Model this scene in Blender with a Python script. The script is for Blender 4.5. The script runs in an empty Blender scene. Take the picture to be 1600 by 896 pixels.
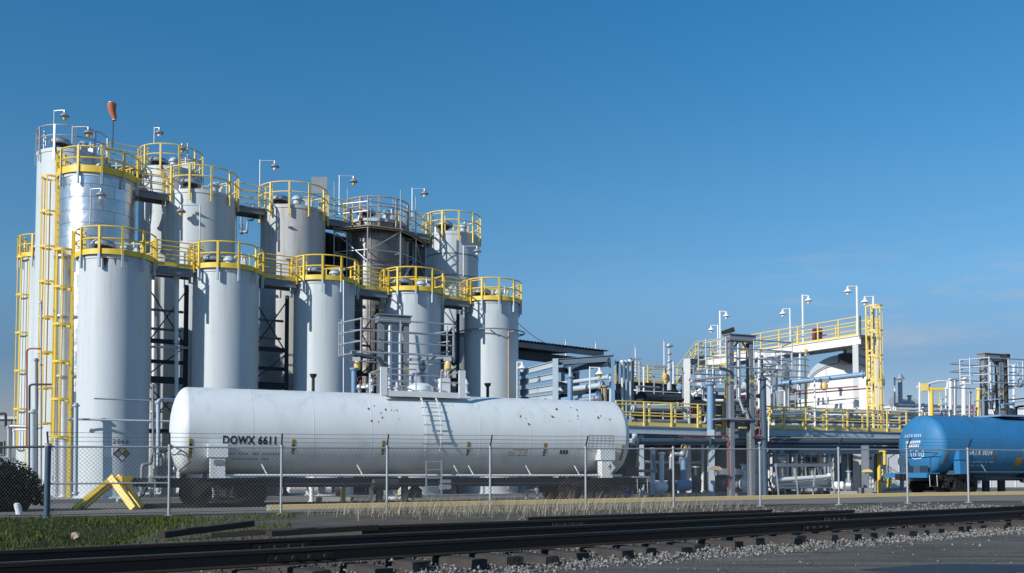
import bpy, bmesh, math, random
from mathutils import Vector, Matrix
random.seed(7)
rnd = random.Random(11)
R = math.radians
S = bpy.context.scene
COL = S.collection

# ------------------------------------------------------------------ camera
F, PITCH, CZ = 1500.0, R(2.5), 0.95
SH = 296 - F*math.tan(PITCH)
cd = bpy.data.cameras.new('camera'); cam = bpy.data.objects.new('camera', cd); COL.objects.link(cam)
cam.location = (0, 0, CZ); cam.rotation_euler = (R(90)+PITCH, 0, 0)
cd.sensor_width = 36; cd.lens = 36*F/1600; cd.shift_y = SH/1600; cd.clip_end = 6000; cd.clip_start = .1
S.camera = cam
S.render.resolution_x, S.render.resolution_y = 1024, 573

def P(px, py, Y):
    """world point at world depth Y that a photo pixel looks at"""
    u, v = (px-800)/F, (448-py+SH)/F
    cp, sp = math.cos(PITCH), math.sin(PITCH)
    d = Vector((u, cp - v*sp, sp + v*cp))
    k = Y/d.y
    return Vector((d.x*k, Y, CZ+d.z*k))
def GX(px, Y):
    return P(px, 744, Y).x
def smooth(t):
    t = max(0, min(1, t)); return t*t*(3-2*t)
# near track: far rail through (-5.07, 9.5) and (12.7, 23.8)
TD = Vector((17.77, 14.3, 0)).normalized(); TN = Vector((TD.y, -TD.x, 0))   # TN points to the camera side
TO = Vector((-5.07, 9.5, 0))
def tdist(x, y):
    return -(Vector((x, y, 0))-TO).dot(TN)
def zg(x, y):
    a = -.12 + .17*max(0, min(1, (x+13)/30))
    k = smooth((tdist(x, y)-1.2)/4.0)
    return a*k - .085*(1-k)

# ------------------------------------------------------------------ materials
def mat(name, col, rough=.5, metal=0, var=.0, scale=3.0, streak=0, dirt=None, bump=0, bscale=40, spec=None):
    m = bpy.data.materials.new(name); m.use_nodes = True
    nt = m.node_tree; b = nt.nodes['Principled BSDF']
    b.inputs['Base Color'].default_value = (*col, 1); b.inputs['Roughness'].default_value = rough; b.inputs['Metallic'].default_value = metal
    if spec is not None: b.inputs['Specular IOR Level'].default_value = spec
    N, L = nt.nodes.new, nt.links.new
    if var or streak:
        tc = N('ShaderNodeTexCoord'); mp = N('ShaderNodeMapping'); L(tc.outputs['Object'], mp.inputs['Vector'])
        nz = N('ShaderNodeTexNoise'); nz.inputs['Scale'].default_value = scale; nz.inputs['Detail'].default_value = 6; nz.inputs['Roughness'].default_value = .65
        if streak: mp.inputs['Scale'].default_value = (1, 1, streak)
        L(mp.outputs[0], nz.inputs['Vector'])
        rp = N('ShaderNodeValToRGB'); rp.color_ramp.elements[0].position = .32; rp.color_ramp.elements[1].position = .68
        d = dirt or tuple(c*.5 for c in col)
        rp.color_ramp.elements[0].color = (*[c*(1-var)+dd*var for c, dd in zip(col, d)], 1)
        rp.color_ramp.elements[1].color = (*col, 1)
        L(nz.outputs['Fac'], rp.inputs[0]); L(rp.outputs[0], b.inputs['Base Color'])
        mr = N('ShaderNodeMapRange'); mr.inputs['To Min'].default_value = min(1, rough+.15); mr.inputs['To Max'].default_value = max(.05, rough-.08)
        L(nz.outputs['Fac'], mr.inputs[0]); L(mr.outputs[0], b.inputs['Roughness'])
    if bump:
        tc2 = N('ShaderNodeTexCoord'); n2 = N('ShaderNodeTexNoise'); n2.inputs['Scale'].default_value = bscale; n2.inputs['Detail'].default_value = 5
        L(tc2.outputs['Object'], n2.inputs['Vector'])
        bp = N('ShaderNodeBump'); bp.inputs['Strength'].default_value = bump; bp.inputs['Distance'].default_value = .02
        L(n2.outputs['Fac'], bp.inputs['Height']); L(bp.outputs[0], b.inputs['Normal'])
    return m
M = {}
M['white'] = mat('white_silo_paint', (.59, .65, .675), .45, 0, .34, 1.8, .10, (.44, .44, .42), .03, 3)
M['white2'] = mat('white_steel_paint', (.84, .84, .83), .4, 0, .15, 3, .3, (.5, .45, .38))
M['car_white'] = mat('tank_car_white', (.75, .79, .79), .38, 0, .16, 1.2, .25, (.52, .52, .50), .02, 2)
M['car_blue'] = mat('tank_car_blue', (.03, .20, .43), .55, 0, .25, 1.5, .3, (.03, .13, .22))
M['grey_silo'] = mat('grimy_silo_paint', (.56, .57, .56), .5, 0, .55, 1.5, .08, (.34, .31, .28))
M['yellow'] = mat('safety_yellow', (.90, .63, .07), .42, 0, .25, 4, .4, (.5, .3, .05))
M['yellow_pale'] = mat('faded_yellow', (.88, .66, .19), .5, 0, .25, 4, .4, (.55, .4, .15))
M['galv'] = mat('galvanised', (.50, .52, .54), .42, .55, .3, 6, 0, (.3, .31, .33))
M['wire'] = mat('fence_wire', (.17, .18, .19), .5, .4)
M['steel'] = mat('grey_steel_paint', (.24, .27, .30), .5, 0, .3, 3, .3, (.12, .12, .12))
M['dark'] = mat('dark_steel', (.035, .042, .052), .55, 0, .3, 3, 0, (.015, .015, .016))
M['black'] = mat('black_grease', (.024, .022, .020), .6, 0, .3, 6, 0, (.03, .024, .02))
M['blue_pipe'] = mat('blue_pipe_paint', (.20, .34, .50), .4, 0, .2, 3, .5, (.12, .2, .28))
M['blue_dark'] = mat('dark_blue_pipe', (.065, .11, .16), .4, 0, .3, 2, .5, (.03, .05, .07))
M['lightblue'] = mat('pale_blue_steel', (.48, .57, .63), .45, 0, .2, 3, .4, (.3, .33, .36))
M['tan'] = mat('tan_primer', (.46, .36, .25), .6, 0, .3, 4, 0, (.3, .18, .1))
M['red'] = mat('red_oxide', (.33, .06, .05), .5, 0, .3, 4)
M['rust'] = mat('rust', (.22, .075, .03), .85, 0, .5, 10, 0, (.1, .04, .02))
M['rail'] = mat('rail_steel', (.038, .028, .021), .6, .2, .5, 8, 0, (.06, .03, .018))
M['railtop'] = mat('rail_head', (.12, .115, .11), .38, .7, .3, 10)
M['tie'] = mat('tie_wood', (.060, .052, .046), .85, 0, .6, 5, 0, (.028, .025, .024), .5, 25)
M['concrete'] = mat('concrete', (.30, .29, .27), .85, 0, .35, 2, 0, (.2, .19, .18), .3, 30)
M['curb_yellow'] = mat('curb_yellow', (.90, .67, .30), .7, 0, .18, 3, 0, (.35, .28, .18), .2, 30)
M['pave'] = mat('plant_pavement', (.24, .225, .20), .9, 0, .4, .7, 0, (.10, .095, .088), .3, 25, spec=.2)
M['asphalt'] = mat('road_asphalt', (.135, .126, .110), .9, 0, .55, .45, 0, (.07, .066, .06), .5, 60)
def m_asphalt():
    m = mat('worn_asphalt', (.13, .126, .114), .9, spec=.2); nt = m.node_tree; N, L = nt.nodes.new, nt.links.new; b = nt.nodes['Principled BSDF']
    tc = N('ShaderNodeTexCoord'); mp = N('ShaderNodeMapping'); mp.inputs['Rotation'].default_value = (0, 0, R(-39)); mp.inputs['Scale'].default_value = (.25, 1.6, 1); L(tc.outputs['Object'], mp.inputs['Vector'])
    n1 = N('ShaderNodeTexNoise'); n1.inputs['Scale'].default_value = 1.5; n1.inputs['Detail'].default_value = 8; n1.inputs['Roughness'].default_value = .7; L(mp.outputs[0], n1.inputs['Vector'])
    r1 = N('ShaderNodeValToRGB'); e = r1.color_ramp.elements; e[0].position = .36; e[0].color = (.08, .074, .062, 1); e[1].position = .62; e[1].color = (.18, .165, .138, 1); L(n1.outputs['Fac'], r1.inputs[0])
    n2 = N('ShaderNodeTexNoise'); n2.inputs['Scale'].default_value = 38; n2.inputs['Detail'].default_value = 4; L(tc.outputs['Object'], n2.inputs['Vector'])
    r2 = N('ShaderNodeValToRGB'); e = r2.color_ramp.elements; e[0].position = .35; e[0].color = (.55, .55, .55, 1); e[1].position = .66; e[1].color = (1.25, 1.25, 1.25, 1); L(n2.outputs['Fac'], r2.inputs[0])
    mx = N('ShaderNodeMix'); mx.data_type = 'RGBA'; mx.blend_type = 'MULTIPLY'; mx.inputs[0].default_value = 1; L(r1.outputs[0], mx.inputs[6]); L(r2.outputs[0], mx.inputs[7])
    vo = N('ShaderNodeTexVoronoi'); vo.feature = 'DISTANCE_TO_EDGE'; vo.inputs['Scale'].default_value = .55; L(tc.outputs['Object'], vo.inputs['Vector'])
    lt = N('ShaderNodeMath'); lt.operation = 'LESS_THAN'; lt.inputs[1].default_value = .0025; L(vo.outputs['Distance'], lt.inputs[0])
    m2 = N('ShaderNodeMix'); m2.data_type = 'RGBA'; L(lt.outputs[0], m2.inputs[0]); L(mx.outputs[2], m2.inputs[6]); m2.inputs[7].default_value = (.03, .03, .028, 1); L(m2.outputs[2], b.inputs['Base Color'])
    bp = N('ShaderNodeBump'); bp.inputs['Strength'].default_value = .6; bp.inputs['Distance'].default_value = .015; L(n2.outputs['Fac'], bp.inputs['Height']); L(bp.outputs[0], b.inputs['Normal'])
    return m
M['asphalt'] = m_asphalt()
M['dirt'] = mat('ground_dirt', (.14, .122, .098), .95, 0, .6, .8, 0, (.05, .046, .04), .6, 20, spec=.15)
M['lawn'] = mat('lawn_soil', (.030, .038, .014), .95, 0, .6, 1.2, 0, (.055, .05, .028), .5, 30, spec=.1)
M['water'] = mat('puddle_water', (.030, .034, .038), .5, 0, spec=.12)
M['amber'] = mat('amber_glass', (.80, .55, .18), .2)
M['glass'] = mat('globe_glass', (.82, .83, .82), .15)
M['hazard'] = mat('hazard_decal', (.36, .22, .04), .5)
M['ink'] = mat('black_ink', (.012, .012, .014), .6)
M['inkgrey'] = mat('faded_ink', (.22, .24, .25), .6)
M['inkwhite'] = mat('white_ink', (.8, .82, .84), .5)
M['chalk'] = mat('placard_white', (.78, .78, .76), .5)
M['orange'] = mat('windsock_cloth', (.52, .17, .09), .8, 0, .4, 5, 0, (.3, .09, .05))
M['plank'] = mat('scaffold_plank', (.36, .25, .15), .8, 0, .4, 6, 0, (.2, .14, .09))
M['window'] = mat('window_glass', (.02, .028, .035), .1)
M['clad'] = mat('dark_cladding', (.022, .028, .034), .6, 0, .3, 2, .2)

def grime(m, col, amt, top=True, zsc=.06, hs=5.0, low=False):
    '''dirt runs: narrow vertical streaks, strongest below the rim (or low on the body)'''
    nt = m.node_tree; N, L = nt.nodes.new, nt.links.new; b = nt.nodes['Principled BSDF']; src = b.inputs['Base Color'].links[0].from_socket
    tc = N('ShaderNodeTexCoord'); mp = N('ShaderNodeMapping'); mp.inputs['Scale'].default_value = (hs, hs, hs*zsc); L(tc.outputs['Object'], mp.inputs['Vector'])
    n = N('ShaderNodeTexNoise'); n.inputs['Scale'].default_value = 1; n.inputs['Detail'].default_value = 5; n.inputs['Roughness'].default_value = .6; L(mp.outputs[0], n.inputs['Vector'])
    r = N('ShaderNodeValToRGB'); e = r.color_ramp.elements; e[0].position = .52; e[0].color = (0, 0, 0, 1); e[1].position = .72; e[1].color = (1, 1, 1, 1); L(n.outputs['Fac'], r.inputs[0])
    sp = N('ShaderNodeSeparateXYZ'); L(tc.outputs['Generated'], sp.inputs[0])
    mr = N('ShaderNodeMapRange'); mr.inputs['From Min'].default_value = (.45 if not low else .55); mr.inputs['From Max'].default_value = (1 if not low else .05); mr.inputs['To Min'].default_value = amt*.15; mr.inputs['To Max'].default_value = amt; L(sp.outputs['Z'], mr.inputs[0])
    mu = N('ShaderNodeMath'); mu.operation = 'MULTIPLY'; L(r.outputs[0], mu.inputs[0]); L(mr.outputs[0], mu.inputs[1])
    mx = N('ShaderNodeMix'); mx.data_type = 'RGBA'; L(mu.outputs[0], mx.inputs[0]); L(src, mx.inputs[6]); mx.inputs[7].default_value = (*col, 1); L(mx.outputs[2], b.inputs['Base Color'])
grime(M['white'], (.33, .30, .26), .45)
grime(M['grey_silo'], (.20, .165, .13), .7)
grime(M['car_white'], (.36, .34, .31), .35, hs=3.0, zsc=.15)
grime(M['car_white'], (.30, .28, .25), .5, hs=1.2, zsc=.5, low=True)
grime(M['car_blue'], (.05, .08, .10), .5, hs=3.0, zsc=.15)
def alu(name, base, rough, dull):
    m = bpy.data.materials.new(name); m.use_nodes = True
    nt = m.node_tree; b = nt.nodes['Principled BSDF']; N, L = nt.nodes.new, nt.links.new
    uv = N('ShaderNodeUVMap'); uv.uv_map = 'UVMap'
    br = N('ShaderNodeTexBrick'); br.offset = .5
    br.inputs['Scale'].default_value = 1; br.inputs['Brick Width'].default_value = 1.0; br.inputs['Row Height'].default_value = .58
    br.inputs['Mortar Size'].default_value = .012; br.inputs['Mortar Smooth'].default_value = .1
    br.inputs['Color1'].default_value = (*base, 1); br.inputs['Color2'].default_value = (*[c*dull for c in base], 1)
    br.inputs['Mortar'].default_value = (*[c*.35 for c in base], 1)
    L(uv.outputs[0], br.inputs['Vector']); L(br.outputs['Color'], b.inputs['Base Color'])
    b.inputs['Metallic'].default_value = .9
    nz = N('ShaderNodeTexNoise'); nz.inputs['Scale'].default_value = 1.1; nz.inputs['Detail'].default_value = 4
    L(uv.outputs[0], nz.inputs['Vector'])
    mr = N('ShaderNodeMapRange'); mr.inputs['To Min'].default_value = rough-.06; mr.inputs['To Max'].default_value = rough+.16
    L(nz.outputs['Fac'], mr.inputs[0]); L(mr.outputs[0], b.inputs['Roughness'])
    bp = N('ShaderNodeBump'); bp.inputs['Strength'].default_value = .6; bp.inputs['Distance'].default_value = .09
    L(nz.outputs['Fac'], bp.inputs['Height']); L(bp.outputs[0], b.inputs['Normal'])
    return m
M['alu'] = alu('aluminium_cladding', (.72, .73, .73), .26, .86)
M['alu_dull'] = alu('dull_cladding', (.26, .24, .215), .42, .78)
M['alupipe'] = mat('insulated_pipe', (.74, .75, .75), .3, .8, .2, 5)

# ------------------------------------------------------------------ mesh building
class MB:
    def __init__(s): s.v = []; s.f = []; s.uv = {}
    def add(s, vs, fs):
        o = len(s.v); s.v += [Vector(v) for v in vs]; s.f += [tuple(o+i for i in f) for f in fs]; return s
    def box(s, c, d, m=None):
        c = Vector(c); x, y, z = d[0]/2, d[1]/2, d[2]/2
        vs = [Vector((a, b, e)) for a in (-x, x) for b in (-y, y) for e in (-z, z)]
        vs = [(m @ v if m else v)+c for v in vs]
        return s.add(vs, [(0, 1, 3, 2), (4, 6, 7, 5), (0, 4, 5, 1), (2, 3, 7, 6), (0, 2, 6, 4), (1, 5, 7, 3)])
    def beam(s, p, q, w, h, up=(0, 0, 1)):
        p, q = Vector(p), Vector(q); d = (q-p); L = d.length; d.normalize()
        u = Vector(up)
        if abs(d.dot(u)) > .98: u = Vector((0, 1, 0))
        sd = d.cross(u).normalized(); u2 = sd.cross(d)
        return s.box((p+q)/2, (L, w, h), Matrix((d, sd, u2)).transposed())
    def ibeam(s, p, q, w, h, up=(0, 0, 1), t=.03):
        p, q = Vector(p), Vector(q); d = (q-p).normalized(); u = Vector(up)
        if abs(d.dot(u)) > .98: u = Vector((0, 1, 0))
        sd = d.cross(u).normalized(); u2 = sd.cross(d)
        s.beam(p, q, t, h-2*t-.004, up)
        for k in (-1, 1):
            o = u2*k*(h/2-t/2); s.beam(p+o, q+o, w, t, up)
        return s
    def tube(s, pts, r, n=8, closed=False, caps=True):
        pts = [Vector(p) for p in pts]; o = len(s.v); N = len(pts)
        rr = r if isinstance(r, (list, tuple)) else [r]*N
        prev = None
        for i, p in enumerate(pts):
            a = pts[i-1] if (i > 0 or closed) else p
            b = pts[(i+1) % N] if (i < N-1 or closed) else p
            t = (b-a).normalized()
            if prev is None:
                u = Vector((0, 0, 1)) if abs(t.z) < .9 else Vector((1, 0, 0))
                u = (u - t*u.dot(t)).normalized()
            else:
                u = (prev - t*prev.dot(t)); u = u.normalized() if u.length > 1e-6 else t.orthogonal().normalized()
            prev = u; w = t.cross(u)
            for k in range(n):
                an = 2*math.pi*k/n; s.v.append(p+(u*math.cos(an)+w*math.sin(an))*rr[i])
        for i in range(N if closed else N-1):
            j = (i+1) % N
            for k in range(n):
                k2 = (k+1) % n
                s.f.append((o+i*n+k, o+i*n+k2, o+j*n+k2, o+j*n+k))
        if caps and not closed:
            s.f.append(tuple(o+k for k in reversed(range(n)))); s.f.append(tuple(o+(N-1)*n+k for k in range(n)))
        return s
    def lathe(s, prof, c=(0, 0, 0), n=48, m=None, uvr=None):
        """profile of (radius, height) about the z axis of matrix m"""
        o = len(s.v); c = Vector(c)
        for (r, z) in prof:
            for k in range(n):
                a = 2*math.pi*k/n; v = Vector((r*math.cos(a), r*math.sin(a), z)); s.v.append((m @ v if m else v)+c)
        for i in range(len(prof)-1):
            for k in range(n):
                k2 = (k+1) % n
                if uvr: s.uv[len(s.f)] = [(2*math.pi*k/n*uvr, prof[i][1]), (2*math.pi*(k+1)/n*uvr, prof[i][1]), (2*math.pi*(k+1)/n*uvr, prof[i+1][1]), (2*math.pi*k/n*uvr, prof[i+1][1])]
                s.f.append((o+i*n+k, o+i*n+k2, o+(i+1)*n+k2, o+(i+1)*n+k))
        if prof[0][0] > 1e-4: s.f.append(tuple(o+k for k in reversed(range(n))))
        if prof[-1][0] > 1e-4: s.f.append(tuple(o+(len(prof)-1)*n+k for k in range(n)))
        return s
    def arcband(s, c, r0, r1, z0, z1, a0, a1, n=40):
        """curved slab between two radii, two heights and two angles"""
        o = len(s.v); c = Vector(c); full = abs(a1-a0) > 2*math.pi-1e-3
        for i in range(n+1):
            a = a0+(a1-a0)*i/n
            for r, z in ((r0, z0), (r1, z0), (r1, z1), (r0, z1)): s.v.append(c+Vector((r*math.cos(a), r*math.sin(a), z)))
        for i in range(n):
            for k in range(4):
                k2 = (k+1) % 4; s.f.append((o+i*4+k, o+i*4+k2, o+(i+1)*4+k2, o+(i+1)*4+k))
        if not full:
            s.f.append((o+3, o+2, o+1, o)); s.f.append((o+n*4, o+n*4+1, o+n*4+2, o+n*4+3))
        return s
    def ball(s, c, r, n=10, sc=(1, 1, 1)):
        h = n//2; prof = [(r*math.sin(math.pi*i/h)+1e-5, -r*math.cos(math.pi*i/h)) for i in range(h+1)]
        return s.lathe(prof, c, n, Matrix.Diagonal(Vector(sc)))
    def arcpipe(s, c, r, z, a0, a1, pr, n=36, k=6):
        full = abs(a1-a0) > 2*math.pi-1e-3
        c = Vector(c)
        pts = [c+Vector((r*math.cos(a0+(a1-a0)*i/n), r*math.sin(a0+(a1-a0)*i/n), z)) for i in range(n if full else n+1)]
        return s.tube(pts, pr, k, closed=full)
    def build(s, name, m, parent=None, world=False, flat=False):
        me = bpy.data.meshes.new(name)
        vs = s.v
        if world and parent is not None:
            inv = WM[root_of(parent)].inverted(); vs = [inv @ v for v in s.v]
        me.from_pydata([tuple(v) for v in vs], [], s.f)
        if s.uv:
            uvl = me.uv_layers.new(name='UVMap')
            for p in me.polygons:
                if p.index in s.uv and len(p.loop_indices) == 4:
                    for li, c in zip(p.loop_indices, s.uv[p.index]): uvl.data[li].uv = c
        me.materials.append(M[m] if isinstance(m, str) else m)
        if not flat:
            me.polygons.foreach_set('use_smooth', [True]*len(me.polygons)); me.set_sharp_from_angle(angle=R(38))
        me.update()
        o = bpy.data.objects.new(name, me); COL.objects.link(o)
        if parent is not None: o.parent = parent; PAR[o.name] = parent
        return o
WM, PAR = {}, {}
def root_of(o):
    while o.parent is not None: o = o.parent
    return o.name
def tag(o, label, cat, group=None):
    o['label'] = label; o['category'] = cat
    if group: o['group'] = group
    return o
def T(name, label, cat, loc=(0, 0, 0), rz=0, group=None):
    o = bpy.data.objects.new(name, None); COL.objects.link(o); o.empty_display_size = .2
    o.location = loc; o.rotation_euler = (0, 0, rz)
    WM[o.name] = Matrix.Translation(Vector(loc)) @ Matrix.Rotation(rz, 4, 'Z')
    return tag(o, label, cat, group)
def struct(o, kind='structure'):
    o['kind'] = kind; return o
def cp(o, parent, loc=None):
    c = o.copy(); COL.objects.link(c); c.parent = parent
    if loc is not None: c.location = loc
    return c
def copy_tree(o, loc, rz, label):
    c = o.copy(); COL.objects.link(c); c.location = loc; c.rotation_euler = (0, 0, rz); c['label'] = label
    WM[c.name] = Matrix.Translation(Vector(loc)) @ Matrix.Rotation(rz, 4, 'Z')
    for ch in list(o.children):
        d = cp(ch, c)
        for g in list(ch.children): cp(g, d)
    return c
def text_mesh(s, size, space=1.0, bold=0, xs=1.0):
    cu = bpy.data.curves.new('lettering', 'FONT'); cu.body = s; cu.size = size; cu.space_character = space; cu.align_x = 'CENTER'; cu.resolution_u = 3; cu.offset = bold
    o = bpy.data.objects.new('lettering', cu); COL.objects.link(o)
    dg = bpy.context.evaluated_depsgraph_get(); dg.update()
    me = bpy.data.meshes.new_from_object(o.evaluated_get(dg))
    bpy.data.objects.remove(o)
    bm = bmesh.new(); bm.from_mesh(me)
    for k in range(-3, 8):
        bmesh.ops.bisect_plane(bm, geom=bm.verts[:]+bm.edges[:]+bm.faces[:], plane_co=(0, k*size*.14, 0), plane_no=(0, 1, 0))
    mb = MB(); bm.verts.ensure_lookup_table()
    mb.v = [Vector((v.co.x*xs, v.co.y, 0)) for v in bm.verts]; mb.f = [tuple(v.index for v in f.verts) for f in bm.faces]
    bm.free(); bpy.data.meshes.remove(me)
    return mb

# ------------------------------------------------------------------ sky, sun
SUN_AZ, SUN_EL = R(-137), R(27)       # direction towards the sun in the XY plane
sd = Vector((math.cos(SUN_AZ)*math.cos(SUN_EL), math.sin(SUN_AZ)*math.cos(SUN_EL), math.sin(SUN_EL)))
sl = bpy.data.lights.new('sun', 'SUN'); sl.energy = 4.4; sl.angle = R(.5); sl.color = (1, .965, .91)
so = bpy.data.objects.new('sun', sl); COL.objects.link(so); so.rotation_euler = sd.to_track_quat('Z', 'Y').to_euler()
W = bpy.data.worlds.new('World'); S.world = W; W.use_nodes = True
nt = W.node_tree; N, L = nt.nodes.new, nt.links.new
bg = nt.nodes['Background']; sky = N('ShaderNodeTexSky'); sky.sky_type = 'NISHITA'; sky.sun_disc = False
sky.sun_elevation = SUN_EL; sky.sun_rotation = math.atan2(sd.x, sd.y); sky.altitude = 0
sky.air_density = 1.0; sky.dust_density = .0; sky.ozone_density = 5.0
tc = N('ShaderNodeTexCoord'); sx = N('ShaderNodeSeparateXYZ'); L(tc.outputs['Generated'], sx.inputs[0])
mp = N('ShaderNodeMapping'); mp.inputs['Scale'].default_value = (2.2, 2.2, 13); L(tc.outputs['Generated'], mp.inputs['Vector'])
nz = N('ShaderNodeTexNoise'); nz.inputs['Scale'].default_value = 2.6; nz.inputs['Detail'].default_value = 7; nz.inputs['Roughness'].default_value = .58
L(mp.outputs[0], nz.inputs['Vector'])
cr = N('ShaderNodeValToRGB'); cr.color_ramp.elements[0].position = .50; cr.color_ramp.elements[1].position = .78
cr.color_ramp.elements[1].color = (.95, .95, .95, 1); cr.color_ramp.elements[0].color = (0, 0, 0, 1)
L(nz.outputs['Fac'], cr.inputs[0])
band = N('ShaderNodeValToRGB'); e = band.color_ramp.elements
e[0].position = .03; e[0].color = (0, 0, 0, 1); e[1].position = .11; e[1].color = (1, 1, 1, 1)
x = e.new(.17); x.color = (1, 1, 1, 1); x = e.new(.25); x.color = (0, 0, 0, 1)
L(sx.outputs['Z'], band.inputs[0])
xr = N('ShaderNodeMapRange'); xr.inputs['From Min'].default_value = .05; xr.inputs['From Max'].default_value = .25; L(sx.outputs['X'], xr.inputs[0])
mu = N('ShaderNodeMath'); mu.operation = 'MULTIPLY'; L(cr.outputs[0], mu.inputs[0]); L(band.outputs[0], mu.inputs[1])
mu2 = N('ShaderNodeMath'); mu2.operation = 'MULTIPLY'; L(mu.outputs[0], mu2.inputs[0]); L(xr.outputs[0], mu2.inputs[1])
mx = N('ShaderNodeMix'); mx.data_type = 'RGBA'; L(mu2.outputs[0], mx.inputs[0]); mx.inputs[7].default_value = (4.2, 4.9, 5.7, 1)
hs = N('ShaderNodeHueSaturation'); hs.inputs['Saturation'].default_value = 1.25; hs.inputs['Hue'].default_value = .485; L(sky.outputs[0], hs.inputs['Color']); tr = N('ShaderNodeValToRGB'); e = tr.color_ramp.elements
e[0].position = .03; e[0].color = (.88, .62, .68, 1); e[1].position = .5; e[1].color = (1.68, 1.24, 1.30, 1)
x = e.new(.115); x.color = (.92, .66, .73, 1); x = e.new(.19); x.color = (1.66, 1.06, 1.03, 1); x = e.new(.28); x.color = (1.85, 1.17, 1.15, 1)
L(sx.outputs['Z'], tr.inputs[0])
tm = N('ShaderNodeMix'); tm.data_type = 'RGBA'; tm.blend_type = 'MULTIPLY'; tm.inputs[0].default_value = 1; tm.clamp_result = False
L(hs.outputs[0], tm.inputs[6]); L(tr.outputs[0], tm.inputs[7]); L(tm.outputs[2], mx.inputs[6])
L(mx.outputs[2], bg.inputs['Color']); bg.inputs['Strength'].default_value = .10
S.view_settings.view_transform = 'Standard'; S.view_settings.look = 'None'; S.view_settings.exposure = 0; S.view_settings.gamma = 1
S.cycles.max_bounces = 5; S.cycles.diffuse_bounces = 2; S.cycles.glossy_bounces = 3; S.cycles.use_adaptive_sampling = True
S.cycles.adaptive_threshold = .015

# ------------------------------------------------------------------ ground
def frange(a, b, st):
    o = []
    while a < b-1e-6: o.append(a); a += st
    return o+[b]
def sheet(name, xs, ys, off, m, inside=None):
    mb = MB(); nx, ny = len(xs), len(ys)
    mb.v = [Vector((x, y, zg(x, y)+off)) for y in ys for x in xs]
    for j in range(ny-1):
        for i in range(nx-1):
            if inside is None or inside((xs[i]+xs[i+1])/2, (ys[j]+ys[j+1])/2): mb.f.append((j*nx+i, j*nx+i+1, (j+1)*nx+i+1, (j+1)*nx+i))
    return mb.build(name, m)
xs = [-4000, -1500, -500, -150, -60]+frange(-34, 44, .75)+[70, 160, 500, 1500, 4000]
ys = [-400, -100, -20]+frange(-4, 60, .75)+[75, 100, 160, 400, 1200, 4000]
g = sheet('ground', xs, ys, 0, 'dirt'); struct(g)
def strip(name, a, b, off, m, n=60, k=6, ragged=0):
    """sheet between two polylines (functions of t in 0..1 giving XY)"""
    mb = MB()
    for i in range(n+1):
        t = i/n; p, q = a(t), b(t)
        for j in range(k+1):
            s_ = j/k; x = p[0]+(q[0]-p[0])*s_; y = p[1]+(q[1]-p[1])*s_
            if ragged and j in (0, k): x += rnd.uniform(-ragged, ragged); y += rnd.uniform(-ragged, ragged)
            mb.v.append(Vector((x, y, zg(x, y)+off)))
    for i in range(n):
        for j in range(k): mb.f.append((i*(k+1)+j, (i+1)*(k+1)+j, (i+1)*(k+1)+j+1, i*(k+1)+j+1))
    return struct(mb.build(name, m))
def along(o, d, a, b): return lambda t: (o[0]+d[0]*(a+(b-a)*t), o[1]+d[1]*(a+(b-a)*t))
# road in front: edge 2.0 m out from the near rail
E0 = TO+TN*(1.5+1.35)
strip('road', along(E0+TN*14, TD, -25, 60), along(E0, TD, -25, 60), .012, 'asphalt', 240, 30, .06)
# lawn between fence and track
F0, F1 = Vector((-11.7, 24.2, 0)), Vector((15.57, 32.8, 0)); FD = (F1-F0).normalized()
def lawn_a(t): x = -20+t*18.5; return (x, 9.7+(x+5)*.80+2.6+.0*t)
def lawn_b(t): x = -20+t*18.5; return (x, 24.0+(x+11.7)*.315-.15)
def lawn_a(t):
    p = TO+TD*(-17+t*18.5)-TN*(1.7+.9*smooth(t)); return (p.x, p.y)
def lawn_b(t):
    p = F0+FD*(-9+t*12.5)+Vector((0, -.25, 0)); q = Vector(lawn_a(t)+(0,)); return (p.x, p.y) if t < .999 else (q.x, q.y+.3)
strip('lawn', lawn_a, lawn_b, .016, 'lawn', 70, 30, .12)
# pavement of the plant
C0, C1 = Vector((-7.2, 28.5, 0)), Vector((24, 45, 0)); CDv = (C1-C0).normalized(); CN = Vector((CDv.y, -CDv.x, 0))
strip('service_lane', along(F0+Vector((0, .8, 0)), FD, -6, 60), along(C0-CDv*6+CN*.0, CDv, 0, 62), .013, 'pave', 90, 12)
strip('plant_pavement', along(C0-CN*.5, CDv, -22, 70), along(C0-CN*38, CDv, -22, 70), .014, 'pave', 110, 40)
# puddle
mb = MB(); pc = P(1545, 884, 10.6); n = 40; vs = []
for i in range(n):
    a = 2*math.pi*i/n; rr = 1+.22*math.sin(3*a+1)+.12*math.sin(7*a)+rnd.uniform(-.05, .05)
    vs.append((pc.x+1.6*rr*math.cos(a)+.9*rr*math.sin(a)*.6, pc.y+.62*rr*math.sin(a)+.25*rr*math.cos(a), -.085+.017))
mb.add(vs, [tuple(range(n))]); struct(mb.build('puddle', 'water', flat=True))

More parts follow.
